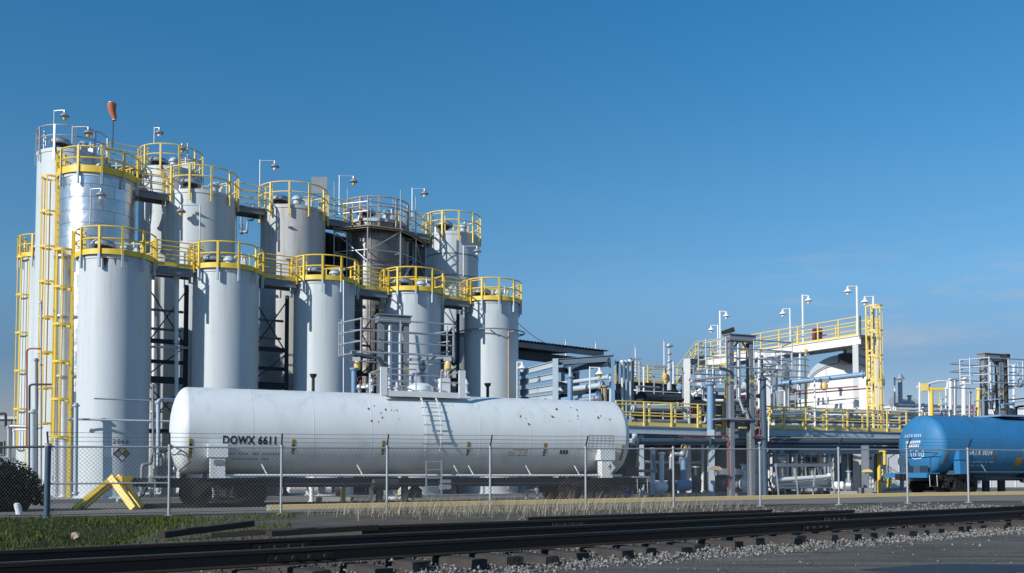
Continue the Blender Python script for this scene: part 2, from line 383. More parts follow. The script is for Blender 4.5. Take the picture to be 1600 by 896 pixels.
# curb along the service lane, painted yellow on top
mb = MB(); o = MB(); npt = 70
def curb_pt(i): return C0+CDv*(i/npt*62)
for i in range(npt):
    a, b = curb_pt(i), curb_pt(i+1)
    za, zb = zg(a.x, a.y), zg(b.x, b.y)
    o.add([a+CN*.18+Vector((0, 0, za-.1)), b+CN*.18+Vector((0, 0, zb-.1)), b+CN*.18+Vector((0, 0, zb+.17)), a+CN*.18+Vector((0, 0, za+.17)),
           a-CN*.3+Vector((0, 0, za-.1)), b-CN*.3+Vector((0, 0, zb-.1)), b-CN*.3+Vector((0, 0, zb+.17)), a-CN*.3+Vector((0, 0, za+.17))],
          [(0, 1, 2, 3), (3, 2, 6, 7), (5, 4, 7, 6)] + ([(4, 0, 3, 7)] if i == 0 else []))
    mb.add([a+CN*.185+Vector((0, 0, za+.03)), b+CN*.185+Vector((0, 0, zb+.03)), b+CN*.185+Vector((0, 0, zb+.175)), a+CN*.185+Vector((0, 0, za+.175)),
            b-CN*.305+Vector((0, 0, zb+.175)), a-CN*.305+Vector((0, 0, za+.175))], [(0, 1, 2, 3), (3, 2, 4, 5)])
struct(o.build('kerb', 'concrete')); struct(mb.build('kerb_paint', 'curb_yellow'))
# concrete base slab under the silos
RD = Vector((2300, 1500, 0)).normalized(); RN = Vector((RD.y, -RD.x, 0))
A1 = P(175, 744, 40.0)
sc0 = Vector((A1.x, 40, 0))
mb = MB(); mb.beam(sc0-RD*3.6-RN*4.5+Vector((0, 0, -.06)), sc0+RD*23-RN*4.5+Vector((0, 0, -.06)), 13.4, .22)
struct(mb.build('silo_foundation', 'concrete'))

# ------------------------------------------------------------------ railway
def rail_profile(): # half-section (x, z) of a flat-bottomed rail
    return [(-.065, 0), (.065, 0), (.065, .012), (.012, .03), (.01, .115), (.034, .128), (.034, .158), (.028, .165), (-.028, .165), (-.034, .158), (-.034, .128), (-.01, .115), (-.012, .03), (-.065, .012)]
def rail(label, p, q, zb, group, joints=()):
    d = (q-p).normalized(); s_ = Vector((d.y, -d.x, 0)); L_ = (q-p).length
    t = T('rail', label, 'rail', (p.x, p.y, 0), 0, group)
    mb = MB(); pr = rail_profile(); n = len(pr); k = max(2, int(L_/2))
    for i in range(k+1):
        c = p+d*(L_*i/k); wob = .012*math.sin(i*1.7)
        for (x, z) in pr: mb.v.append(c+s_*(x+wob)+Vector((0, 0, zb+z)))
    for i in range(k):
        for j in range(n): mb.f.append((i*n+j, (i+1)*n+j, (i+1)*n+(j+1) % n, i*n+(j+1) % n))
    mb.f += [tuple(range(n)), tuple(k*n+j for j in reversed(range(n)))]
    ob = mb.build('rail_web', 'rail', t, True)
    mb = MB(); mb.beam(p+Vector((0, 0, zb+.167)), q+Vector((0, 0, zb+.167)), .045, .003); mb.build('running_surface', 'railtop', t, True)
    for a in joints:
        c = p+d*a+s_*.028
        mb = MB(); mb.beam(c-d*.36+Vector((0, 0, zb+.072)), c+d*.36+Vector((0, 0, zb+.072)), .024, .075)
        for b in (-.27, -.09, .09, .27):
            e_ = c+d*b+Vector((0, 0, zb+.07)); mb.tube([e_, e_+s_*.045], .022, 6)
        mb.build('joint_bar', 'rail', t, True)
    return t
ZT = .05
rail('dark steel rail of the near track, on the fence side', TO-TD*14, TO+TD*55, ZT, 'rails of the near track', (17, 28.5, 40))
rail('dark steel rail of the near track, on the road side above the sleeper ends', TO+TN*1.5-TD*14, TO+TN*1.5+TD*55, ZT, 'rails of the near track', (16.5, 25.6, 33.4))
S0, S1 = P(585, 744, 14.9), P(1290, 744, 21.2); S0.z = S1.z = 0; SD = (S1-S0).normalized(); SN = Vector((SD.y, -SD.x, 0))
rail('short dark rail of the overgrown side track, nearer rail', S0-SD*.2, S1+SD*1.0, .02, 'rails of the overgrown track', (4,))
rail('dark rail of the overgrown side track, half hidden in dry grass', S0-SN*1.5+SD*4, S1-SN*1.5, .0, 'rails of the overgrown track')
# sleepers: one weathered timber, copied
def tie_mesh(seed):
    r_ = random.Random(seed); mb = MB()
    nx = 6
    for i in range(nx+1):
        x = -1.3+2.6*i/nx
        for (y, z) in ((-.115, -.16), (.115, -.16), (.115, -.01), (.09, .0), (-.09, .0), (-.115, -.01)):
            mb.v.append(Vector((x+(r_.uniform(-.03, .03) if i in (0, nx) else 0), y+r_.uniform(-.008, .008), z+r_.uniform(-.008, .004))))
    for i in range(nx):
        for j in range(6): mb.f.append((i*6+j, i*6+(j+1) % 6, (i+1)*6+(j+1) % 6, (i+1)*6+j))
    mb.f += [(5, 4, 3, 2, 1, 0), tuple(nx*6+j for j in range(6))]
    return mb
ties = []
tyaw = math.atan2(TN.y, TN.x)
rt = random.Random(3)
words_ = ['first', 'second', 'third', 'fourth', 'fifth', 'sixth', 'seventh', 'eighth', 'ninth', 'tenth', 'eleventh', 'twelfth', 'thirteenth', 'fourteenth', 'fifteenth', 'sixteenth', 'seventeenth', 'eighteenth', 'nineteenth', 'twentieth']
a = .8; i = 0
protos = []
while a < 24 and i < 40:
    c = TO+TD*a+TN*(.75+rt.uniform(-.12, .16))
    k = i % 5
    if len(protos) < 5:
        ob = tie_mesh(i).build('railway_sleeper', 'tie'); protos.append(ob)
    else:
        ob = protos[k].copy(); COL.objects.link(ob)
    ob.location = (c.x, c.y, ZT-.004+rt.uniform(-.015, 0)); ob.rotation_euler = (0, rt.uniform(-.01, .02), tyaw+rt.uniform(-.06, .06))
    w = words_[i] if i < 20 else ('twenty-'+words_[i-20] if i < 29 else ('thirtieth' if i == 29 else 'thirty-'+words_[i-30]))
    tag(ob, 'weathered timber sleeper under the near track, %s from the left edge' % w, 'railway sleeper', 'sleepers under the near track')
    a += .56+rt.uniform(-.06, .08); i += 1
# ballast
mb = MB(); rb = random.Random(5)
def stone(mb, c, r):
    q = Matrix.Rotation(rb.uniform(0, 6.3), 3, Vector((rb.uniform(-1, 1), rb.uniform(-1, 1), rb.uniform(-1, 1)+.01)).normalized())
    vs = [q @ Vector((sx*r*rb.uniform(.7, 1.3), sy*r*rb.uniform(.6, 1.1), sz*r*rb.uniform(.5, .9)))+c for sx, sy, sz in ((1, 0, 0), (0, 1, 0), (-1, 0, 0), (0, -1, 0), (0, 0, 1), (0, 0, -1))]
    mb.add(vs, [(0, 1, 4), (1, 2, 4), (2, 3, 4), (3, 0, 4), (1, 0, 5), (2, 1, 5), (3, 2, 5), (0, 3, 5)])
def m_gravel():
    m = mat('ballast_stone', (.30, .28, .255), .9); nt = m.node_tree; N, L = nt.nodes.new, nt.links.new
    g_ = N('ShaderNodeNewGeometry'); r_ = N('ShaderNodeValToRGB'); e = r_.color_ramp.elements
    e[0].color = (.05, .048, .045, 1); e[1].color = (.36, .345, .32, 1)
    L(g_.outputs['Random Per Island'], r_.inputs[0]); L(r_.outputs[0], nt.nodes['Principled BSDF'].inputs['Base Color']); return m
M['gravel'] = m_gravel()
for _ in range(24000):
    a = -4+31*rb.random()**1.15; w = rb.choice([rb.gauss(2.35, .33), rb.uniform(-.4, 2.6), rb.uniform(-.8, 2.8), rb.gauss(-.7, .4)])
    if w > 3.0: continue
    c = TO+TD*a+TN*w
    zz = zg(c.x, c.y)+rb.uniform(-.005, .025)
    if -.3 < w < 1.6: zz = rb.uniform(-.03, .035)
    if w > 1.6: zz = -.085+.07*max(0, 1-(w-1.6)/.9)*rb.random()+rb.uniform(0, .02)
    c.z = zz; stone(mb, c, rb.uniform(.010, .027))
for _ in range(420):
    c = TO+TD*rb.uniform(-2, 26)+TN*(2.6+rb.expovariate(1.1)); c.z = -.085+.022; stone(mb, c, rb.uniform(.008, .02))
struct(mb.build('ballast', 'gravel', flat=True), 'stuff')
# pale gravel bank right of the second track and along the fence
mb = MB()
for _ in range(9000):
    u = rb.random(); px = 1060+560*u; 
    c = S1+SD*rb.uniform(-5.5, 12)+SN*rb.gauss(-1.2, 1.3)
    if tdist(c.x, c.y) < .4: continue
    c.z = zg(c.x, c.y)+rb.uniform(0, .06); stone(mb, c, rb.uniform(.015, .035))
struct(mb.build('gravel', 'gravel', flat=True), 'stuff')

# old timbers by the left of the side track
def timber(label, a, b, w, h, m='tie'):
    t = T('old_timber', label, 'timber', (a.x, a.y, 0), 0, 'loose timbers beside the track')
    mb = MB(); mb.beam(a, b, w, h); ob = mb.build('beam', m, t, True)
    d = (b-a).normalized(); mb = MB(); mb.beam(a+d*.4+Vector((0, 0, h/2+.006)), a+d*.7+Vector((0, 0, h/2+.006)), w*.7, .01); mb.build('steel_plate', 'rail', t, True)
timber('thick dark timber sloping up out of the grass', P(252, 836, 15.3), P(392, 818, 16.6), .22, .10, 'rail')
timber('flat dark timber lying behind the near rail, shorter one', P(330, 836, 14.6), P(520, 826, 15.2), .24, .07, 'rail')
timber('long dark beam end to end with the side track rail', P(420, 834, 13.9), P(586, 824, 14.9), .24, .08, 'rail')

# ------------------------------------------------------------------ silos
def ring_angles(n, off=0): return [2*math.pi*(k+off)/n for k in range(n)]
def silo(label, c, r, z, shell_m, rail_m, toe, ring=.12, off=.3, bands=(), rib=False, zroof=.18, gap=None, toeh=.2):
    """vertical storage silo with a domed roof and guard rail; c = XY centre, z = height of its rim"""
    z0 = -.02
    t = T('silo', label, 'silo', (c.x, c.y, z0), 0, 'storage silos')
    h = z-z0
    mb = MB(); prof = [(r+.0, 0), (r+.06, 0.0), (r+.06, .12), (r, .14)]
    n = 8
    prof += [(r, .14+(h-.14)*(k+1)/n) for k in range(n)]
    prof = prof[1:]
    mb.lathe(prof, (0, 0, 0), 72, uvr=r); mb.build('shell', shell_m, t)
    mb = MB(); mb.lathe([(r+.03, h-.16), (r+.03, h+.01), (r*.97, h+.03), (r*.55, h+.03+zroof*.7), (.02, h+.03+zroof)], (0, 0, 0), 72)
    mb.build('roof', 'white' if shell_m in ('white', 'alu') else 'grey_silo', t)
    for k in range(1, int(h/2.4)+1):
        if k*2.4 < h-.5: mb = MB(); mb.arcband((0, 0, 0), r-.01, r+.004, k*2.4-.012, k*2.4+.012, 0, 2*math.pi, 72); mb.build('weld_seam', shell_m if shell_m not in ('alu', 'alu_dull') else 'galv', t)
    for b in bands:
        mb = MB(); mb.arcband((0, 0, 0), r-.02, r+.025, b-.05-z0, b+.05-z0, 0, 2*math.pi, 64); mb.build('band', 'steel', t)
    rr = r+ring
    if toe:
        mb = MB(); mb.arcband((0, 0, 0), rr-.012, rr+.012, h-.02, h+toeh, 0, 2*math.pi, 72); mb.build('toe_board', rail_m, t)
        mb = MB(); mb.arcband((0, 0, 0), r+.031, rr-.013, h-.02, h+.02, 0, 2*math.pi, 72); mb.build('walkway', 'steel', t)
    for nm, zz in (('hand_rail', 1.12), ('mid_rail', .62)):
        mb = MB(); mb.arcpipe((0, 0, 0), rr, h+zz, 0, 2*math.pi, .034, 64, 8); mb.build(nm, rail_m, t)
    n = 11
    p0 = None
    for a in ring_angles(n, off):
        if p0 is None:
            mb = MB(); mb.box((0, 0, h+.56), (.07, .09, 1.13)); p0 = mb.build('post', rail_m, t)
            mb = MB(); mb.box((-.02-ring/2+.07, 0, h-.28), (ring*.7+.02, .09, .56)); b0 = mb.build('bracket', 'lightblue' if toe else rail_m, p0)
            ps = p0
        else:
            ps = p0.copy(); COL.objects.link(ps); ps.parent = t; cp(b0, ps)
        ps.location = ((rr+.035)*math.cos(a), (rr+.035)*math.sin(a), 0); ps.rotation_euler = (0, 0, a)
    # mushroom vent, manhole, gooseneck
    va = rnd.uniform(3.6, 4.6); vx, vy = r*.42*math.cos(va), r*.42*math.sin(va)
    mb = MB(); mb.lathe([(.26, h), (.26, h+.42), (.34, h+.44), (.34, h+.5)], (vx, vy, 0), 20); v = mb.build('vent', 'dark', t)
    mb = MB(); mb.lathe([(.5, h+.5), (.53, h+.54), (.5, h+.64), (.36, h+.76), (.02, h+.82)], (vx, vy, 0), 24); mb.build('vent_hood', 'galv', v)
    ma = va+1.5; mx_, my_ = r*.6*math.cos(ma), r*.6*math.sin(ma)
    mb = MB(); mb.lathe([(.2, h), (.2, h+.4), (.27, h+.4), (.27, h+.48), (.16, h+.62), (.02, h+.66)], (mx_, my_, 0), 16); mb.build('relief_valve', 'lightblue', t)
    ga = va-1.0; gx, gy = r*.62*math.cos(ga), r*.62*math.sin(ga)
    mb = MB(); mb.tube([(gx, gy, h)]+[(gx, gy, h+.55)]+[(gx+.22-.22*math.cos(b), gy, h+.55+.22*math.sin(b)) for b in (.5, 1, 1.57, 2.1, 2.7, 3.14)], .06, 8); mb.build('gooseneck_pipe', 'galv', t)
    mb = MB(); qa = va+2.6; qx, qy = r*.5*math.cos(qa), r*.5*math.sin(qa)
    mb.box((qx, qy, h+.35), (.35, .3, .5)); mb.tube([(qx, qy, h+.6), (qx, qy, h+.95)], .05, 8); mb.tube([(qx-.25, qy, h+.8), (qx+.25, qy, h+.8)], .05, 8); mb.build('level_gauge', 'galv', t)
    fa = va+3.5
    mb = MB(); mb.tube([(r*.7*math.cos(fa), r*.7*math.sin(fa), h), (r*.7*math.cos(fa), r*.7*math.sin(fa), h+.7), (r*.2, r*.2, h+.75)], .045, 6); mb.build('fill_pipe', 'galv', t)
    for ga_ in (off+.9, off+3.4):   # swing gates and inner guard bars of the walkway
        mb = MB(); d = Vector((math.cos(ga_), math.sin(ga_), 0)); s_ = Vector((-d.y, d.x, 0)); c0 = d*(rr-.35)
        for k in (-.4, .4): mb.tube([c0+s_*k+Vector((0, 0, h)), c0+s_*k+Vector((0, 0, h+1.1))], .03, 6)
        for zz in (.5, 1.1): mb.tube([d*rr+s_*-.4+Vector((0, 0, h+zz)), c0+s_*-.4+Vector((0, 0, h+zz)), c0+s_*.4+Vector((0, 0, h+zz)), d*rr+s_*.4+Vector((0, 0, h+zz))], .024, 6)
        mb.build('gate', rail_m, t)
    return t
K = lambda off: Vector((0, 0, 0))
def row_pos(px, Y):
    p = P(px, 744, Y); return Vector((p.x, Y, 0))
Apos = [sc0+RD*4.645*k for k in range(5)]
B1 = row_pos(145, 43.6); Bpos = [B1+RD*4.66*k for k in range(5)]
C1_ = row_pos(104, 47.0); Cpos = [C1_, C1_+RD*4.70]
ZA, ZB, ZC = 9.95, 14.42, 16.68
LA = ['white front row silo marked 2066, rust streaks below its yellow rail', 'white front row silo next to the one marked 2066', 'white front row silo, middle one of the five short ones',
      'white front row silo standing behind the grey loading gantry', 'white front row silo with a pipe ring, nearest the corrugated roof']
SA = []
for k, c in enumerate(Apos):
    SA.append(silo(LA[k], c, 1.42, ZA, 'white', 'yellow', True, .13, .22+.13*k))
LB = ['tall silo clad in shiny aluminium sheets behind the silo marked 2066', 'tall white silo beside the shiny aluminium clad one', 'tall grimy grey silo with long run stains, second row',
      'tall dull metal clad silo wrapped in tube scaffolding', 'tall white silo with dark hoops, just past the scaffolding']
SM = ['alu', 'white', 'grey_silo', 'alu_dull', 'white']
SB = []
for k, c in enumerate(Bpos):
    SB.append(silo(LB[k], c, 1.62 if k < 4 else 1.5, ZB, SM[k], 'yellow' if k == 0 else ('tan' if k == 3 else 'yellow_pale'), k == 0, .1, .1+.17*k, (), toeh=.28))  # tan rails on the scaffolded silo carry their shaded-side tone as colour
    if k == 4:
        for zz in (13.2, 12.0, 10.7):
            mb = MB(); mb.arcband((0, 0, .02), 1.49, 1.52, zz-.03, zz+.03, 0, 2*math.pi, 64); mb.build('hoop', 'steel', SB[k])
SC = [silo('tallest white silo at the left end with a plain grey guard rail', Cpos[0], 1.6, ZC, 'white', 'galv', False, .02, .1),
      silo('tall white back row silo between the shiny clad silo and its white neighbour', Cpos[1], 1.55, ZC, 'white', 'yellow_pale', False, .02, .3)]
# low rear tank at the left edge
dpos = row_pos(68, 50.0)
SDk = silo('low white rear silo mostly hidden behind the tallest silo', dpos, 1.3, 12.2, 'white', 'yellow', True, .1, .1)

def on_cyl(mb, r, ang, z, lift):
    """lay a flat text mesh (x right, y up) on a vertical cylinder facing angle ang"""
    for v in mb.v:
        a = ang+v.x/r; x, y = v.x, v.y
        v.xyz = ((r+lift)*math.cos(a), (r+lift)*math.sin(a), z+y)
    return mb
# number and diamond on the first silo
def face_ang(c, u):  # angle on the silo so that it shows at fraction u across
    t = math.atan2(-c.y, -c.x); return t+math.asin(u)
a1 = face_ang(Apos[0], .22)
on_cyl(text_mesh('2066', .27, 1.25), 1.42, a1, 2.27, .006).build('silo_number', 'ink', SA[0])
def diamond(r, ang, z, s_, lift, x0=0, x1=1):
    mb = MB(); n = 6
    pts = [(0, -s_), (s_, 0), (0, s_), (-s_, 0)]
    mb.v = [Vector((p[0], p[1], 0)) for p in pts]; mb.f = [(0, 1, 2, 3)]
    return on_cyl(mb, r, ang, z, lift)
da = face_ang(Apos[0], .25)
diamond(1.42, da, 1.86, .34, .012).build('hazard_diamond', 'ink', SA[0])
for dx, dz, m in ((0, .15, 'tan'), (0, -.15, 'chalk'), (.15, 0, 'hazard'), (-.15, 0, 'inkgrey')):
    diamond(1.42, da+dx/1.42, 1.86+dz, .125, .022).build('hazard_panel', m, SA[0])
mb = MB(); mb.arcband((0, 0, 0), 1.425, 1.43, 1.75, 2.1, face_ang(Apos[0], -.22), face_ang(Apos[0], .02), 8); mb.build('notice_plate', 'chalk', SA[0])
# rust streaks below the first silo's rail
mb = MB()
for u, w, h in ((-.28, .1, .62), (-.22, .05, .4), (-.02, .06, .45), (-.10, .03, .2), (.3, .02, .25)):
    a = face_ang(Apos[0], u); z = ZA+.0
    vs = [(-w, 0, 0), (w, 0, 0), (w*.6, -h*.5, 0), (.01, -h, 0), (-w*.7, -h*.45, 0)]
    q = MB(); q.v = [Vector(v) for v in vs]; q.f = [(0, 4, 3, 2, 1)]; on_cyl(q, 1.42, a, z, .005); mb.add(q.v, q.f)
mb.build('rust_streak', 'rust', SA[0], flat=True)
# small wall fittings: clips and lugs on the grey and white silos
for k in (1, 2):
    for u, z in ((-.1, 13.3), (-.15, 11.7), (.6, 11.3), (.1, 9.0)):
        a = face_ang(Bpos[k], u); mb = MB(); mb.box((1.62*math.cos(a), 1.62*math.sin(a), z), (.3, .2, .06), Matrix.Rotation(a, 3, 'Z')); mb.build('lug', 'galv', SB[k])
# stand-off pipe rings on the fifth silo
mb = MB(); mb.arcpipe((0, 0, 0), 1.75, 8.45, 0, 2*math.pi, .035, 48, 6); rg = mb.build('pipe_ring', 'steel', SA[4])
for a in ring_angles(8): 
    mb = MB(); mb.beam((1.4*math.cos(a), 1.4*math.sin(a), 8.4), (1.75*math.cos(a), 1.75*math.sin(a), 8.4), .05, .05); mb.build('ring_bracket', 'steel', rg)
mb = MB(); a = face_ang(Apos[4], .6); mb.tube([(1.48*math.cos(a), 1.48*math.sin(a), .3), (1.48*math.cos(a), 1.48*math.sin(a), 8.4)], .045, 8); mb.build('drain_pipe', 'tan', SA[4])

# gangways between neighbouring silos
def gangway(label, p, q, z, rail_m, deck_m='steel', r=1.55, rails=(.35, .72, 1.1), w=.9, group='gangways between silos', side_off=0, kick=True):
    d = (q-p).normalized(); s_ = Vector((d.y, -d.x, 0)); a, b = p+d*r+s_*side_off, q-d*r+s_*side_off
    t = T('gangway', label, 'gangway', (a.x, a.y, z), 0, group)
    up = Vector((0, 0, z))
    mb = MB(); mb.beam(a+up, b+up, w, .04); mb.build('deck', deck_m, t, True)
    for k in (-1, 1):
        o = s_*k*(w/2-.03)
        mb = MB(); mb.ibeam(a+o+up+Vector((0, 0, -.17)), b+o+up+Vector((0, 0, -.17)), .12, .28); mb.build('girder', deck_m, t, True)
        o2 = s_*k*(w/2+.01)
        if kick: mb = MB(); mb.beam(a+o2+up+Vector((0, 0, .11)), b+o2+up+Vector((0, 0, .11)), .015, .16); mb.build('kick_plate', rail_m, t, True)
        for zz in rails:
            mb = MB(); mb.tube([a+o2+up+Vector((0, 0, zz)), b+o2+up+Vector((0, 0, zz))], .026, 6); mb.build('rail_bar', rail_m, t, True)
        n = max(2, int((b-a).length/1.0)+1)
        for i in range(n):
            c = a+(b-a)*(i/(n-1))+o2+s_*k*.03; mb = MB(); mb.box(c+up+Vector((0, 0, rails[-1]/2-.06)), (.055, .055, rails[-1]+.16), Matrix.Rotation(math.atan2(d.y, d.x), 3, 'Z')); mb.build('post', rail_m, t, True)
    return t
nm = ['the silo marked 2066 and its neighbour', 'the second and third front silos', 'the middle front silo and the one behind the gantry', 'the last two front silos']
for k in range(4): gangway('yellow railed gangway between '+nm[k], Apos[k], Apos[k+1], ZA-.05, 'yellow')
nb = ['the shiny clad silo and the tall white one', 'the tall white silo and the grimy grey one', 'the grimy grey silo and the scaffolded one', 'the scaffolded silo and the hooped white one']
for k in range(4): gangway('high dark gangway between '+nb[k], Bpos[k], Bpos[k+1], ZB-.15, 'yellow_pale', 'steel', 1.6, (.4, .75, 1.1), kick=False)
gangway('high gangway joining the two tallest back row silos', Cpos[0], Cpos[1], ZC-.1, 'yellow_pale', 'steel', 1.6, (.55, 1.1), kick=False)

# steel support frames between the front silos
lab = ['dark steel frame between the silo marked 2066 and its neighbour', 'dark steel frame left of the middle front silo', 'dark steel frame right of the middle front silo', 'dark steel frame between the last two front silos']
for k in range(4):
    p, q = Apos[k]+RD*1.5-RN*.9, Apos[k+1]-RD*1.5-RN*.9
    t = T('support_frame', lab[k], 'steel frame', (p.x, p.y, 0), 0, 'frames between the front silos')
    for e in (p, q):
        mb = MB(); mb.ibeam(e, e+Vector((0, 0, ZA-.5)), .16, .16); mb.build('column', 'dark', t, True)
    for zz, h in ((6.85, .2), (5.95, .16), (5.15, .3), (2.9, .2)):
        mb = MB(); mb.ibeam(p+Vector((0, 0, zz)), q+Vector((0, 0, zz)), .14, h); mb.build('beam', 'dark', t, True)
    for za, zb in ((6.7, 9.2), (9.2, 6.7), (5.3, 6.7), (3.1, 5.0), (5.0, 3.1)): mb = MB(); mb.beam(p+Vector((0, 0, za)), q+Vector((0, 0, zb)), .05, .05); mb.build('brace', 'dark', t, True)
    for o_, zz in ((.5, 8.3), (.8, 7.5), (.3, 4.3)): mb = MB(); mb.tube([p-RN*o_+Vector((0, 0, zz)), q-RN*o_+Vector((0, 0, zz))], .06, 8); mb.build('tie_pipe', 'steel', t, True)

# ------------------------------------------------------------------ caged ladders
def ladder(label, base, z0, z1, ang, m='yellow', cage0=2.2, w=.5, cr=.38, hoop=1.55, group='caged ladders'):
    """ladder whose cage bulges towards angle ang"""
    t = T('caged_ladder', label, 'ladder', base+Vector((0, 0, z0)), ang, group)
    h = z1-z0
    for k in (-1, 1):
        mb = MB(); mb.box((0, k*w/2, h/2), (.085, .04, h)); mb.build('stringer', m, t)
    mb = MB(); mb.tube([(0, -w/2, 0), (0, w/2, 0)], .017, 6); r0 = mb.build('rung', m, t); r0.location = (0, 0, .3)
    k = 1
    while .3+.33*k < h: cp(r0, t, (0, 0, .3+.33*k)); k += 1
    hz = cage0; h0 = None
    while hz < h+.05:
        if h0 is None:
            mb = MB(); pts = [(0, -w/2-.01, 0)]+[(.32+cr*math.cos(a), cr*1.02*math.sin(a), 0) for a in [R(-100+200*i/10) for i in range(11)]]+[(0, w/2+.01, 0)]
            n = len(pts)
            for i in range(n):
                for zz, o in ((-.045, 0), (.045, 0)): mb.v.append(Vector((pts[i][0], pts[i][1], zz)))
            for i in range(n): mb.v += [Vector((pts[i][0]*.975, pts[i][1]*.965, -.045)), Vector((pts[i][0]*.975, pts[i][1]*.965, .045))]
            for i in range(n-1):
                a, b, c_, d = i*2, (i+1)*2, 2*n+i*2, 2*n+(i+1)*2
                mb.f += [(a, b, b+1, a+1), (c_+1, d+1, d, c_), (a+1, b+1, d+1, c_+1), (c_, d, b, a)]
            h0 = mb.build('hoop', m, t); h0.location = (0, 0, hz)
        else: cp(h0, t, (0, 0, hz))
        hz += hoop
    top = hz-hoop
    for a in (-80, -40, 0, 40, 80):
        a = R(a); mb = MB(); mb.box((.32+(cr-.03)*math.cos(a), (cr-.02)*math.sin(a), (cage0+top)/2), (.02, .05, top-cage0), Matrix.Rotation(a, 3, 'Z')); mb.build('cage_bar', m, t)
    return t
ladder('yellow caged ladder rising from the ground beside the silo marked 2066', P(107, 744, 39.6)-Vector((0, 0, CZ)), -.05, 11.1, R(200), 'yellow', 2.6)
ladder('tall yellow caged ladder up to the shiny clad silo top', P(81, 744, 43.2)-Vector((0, 0, CZ)), 2.3, 15.5, R(195), 'yellow', 1.0, hoop=1.6)
ladder('slim yellow caged ladder on the low rear silo at the left edge', P(42, 744, 49)-Vector((0, 0, CZ)), .4, 12.9, R(190), 'yellow', 2.0, hoop=1.95)

# ------------------------------------------------------------------ pole lights
def pole_light(label, base, h, arm, m='galv', bulb='glass', drop=.0, r=.03, shade=.215, group='pole lights', curve=False):
    """base point, height, arm vector (XY); cone shade and globe at the end"""
    t = T('pole_light', label, 'lamp', base, 0, group)
    arm = Vector((arm[0], arm[1], 0)); d = arm.normalized()
    mb = MB(); mb.tube([(0, 0, 0), (0, 0, h)], r, 8); mb.build('pole', m, t)
    e = arm+Vector((0, 0, h-.06-drop))
    mb = MB(); mb.tube([Vector((0, 0, h-.06)), arm*.25+Vector((0, 0, h-.04)), arm*.85+Vector((0, 0, h-.05-drop*.5)), e], r*.7, 6); mb.build('arm', m, t)
    mb = MB(); mb.lathe([(.05, .0), (.06, -.12), (.1, -.16), (shade, -.28), (shade+.01, -.31), (shade*.9, -.29), (.09, -.2)], e, 20); sh = mb.build('lamp_shade', m, t)
    mb = MB(); mb.ball(e+Vector((0, 0, -.36)), .105, 10, (1, 1, 1.35)); mb.build('globe', bulb, sh)
    return t
def pl(label, px, py0, py1, Y, ax, **k):
    b = P(px, py0, Y); tp = P(px, py1, Y); return pole_light(label, b, tp.z-b.z, ax, **k)
pl('lamp with amber globe on the tallest left silo, short arm', 84, 222, 172, 45.6, (.55, -.1), bulb='amber')
pl('lamp with amber globe rising behind the shiny clad silo rail', 113, 225, 197, 44.5, (.75, 0), bulb='amber')
pl('floodlight on a thin pole above the two back row silos', 241, 225, 199, 49.3, (.3, -.1))
pl('lamp with pale globe over the right back row silo rail', 293, 248, 224, 48.8, (-.25, -.1), bulb='amber')
pl('floodlight on a tall thin pole left of the grimy grey silo top', 406, 300, 250, 48.0, (.75, 0))
pl('lamp with amber globe on a pole left of the scaffolding', 530, 335, 274, 50.0, (.75, 0), bulb='amber')
pl('floodlight on a pole between scaffolded and hooped silos', 644, 340, 294, 53.5, (.7, -.05))
pl('lamp on a thin pole against the shiny clad silo', 141, 352, 294, 41.6, (.5, -.1))
pl('amber globe lamp on an arm against the tall white silo', 312, 376, 320, 44.2, (-.85, -.1), bulb='amber')
pl('floodlight on a pole at the last front silo rail', 724, 432, 384, 51.5, (.75, -.1))

# windsock
wb = P(176, 232, 45.5); wt = P(176, 165, 45.5)
t = T('windsock', 'faded orange windsock hanging limp on a thin mast above the silos', 'windsock', wb)
mb = MB(); mb.tube([(0, 0, 0), (0, 0, wt.z-wb.z)], .028, 6); mb.build('mast', 'dark', t)
mb = MB(); hh = wt.z-wb.z
pts = [Vector((-.06, 0, hh+.1)), Vector((-.08, 0, hh-.02)), Vector((-.05, 0, hh-.3)), Vector((.06, 0, hh-.6)), Vector((.07, 0, hh-.72))]
mb.tube(pts, [.2, .21, .17, .11, .09], 14, caps=False); sk = mb.build('sock', 'orange', t)
mb = MB(); mb.tube([(.07+.095*math.cos(a), .095*math.sin(a), hh-.72) for a in ring_angles(14)], .02, 6, closed=True); mb.build('sock_hem', 'chalk', sk)
mb = MB(); mb.tube([(-.05+.205*math.cos(a), .205*math.sin(a), hh+.1) for a in ring_angles(16)], .018, 6, closed=True); mb.build('mouth_ring', 'galv', t)

# grey sign panel behind the grimy silo
pb = P(486, 300, 50.5)
t = T('panel_board', 'grey flat panel on posts behind the grimy grey silo rail', 'panel', pb)
mb = MB(); mb.box((.45, 0, .35), (.85, .06, .9)); mb.build('board', 'steel', t)
for x in (.1, .8): mb = MB(); mb.box((x, .06, -.3), (.06, .05, 1.6)); mb.build('post', 'steel', t)

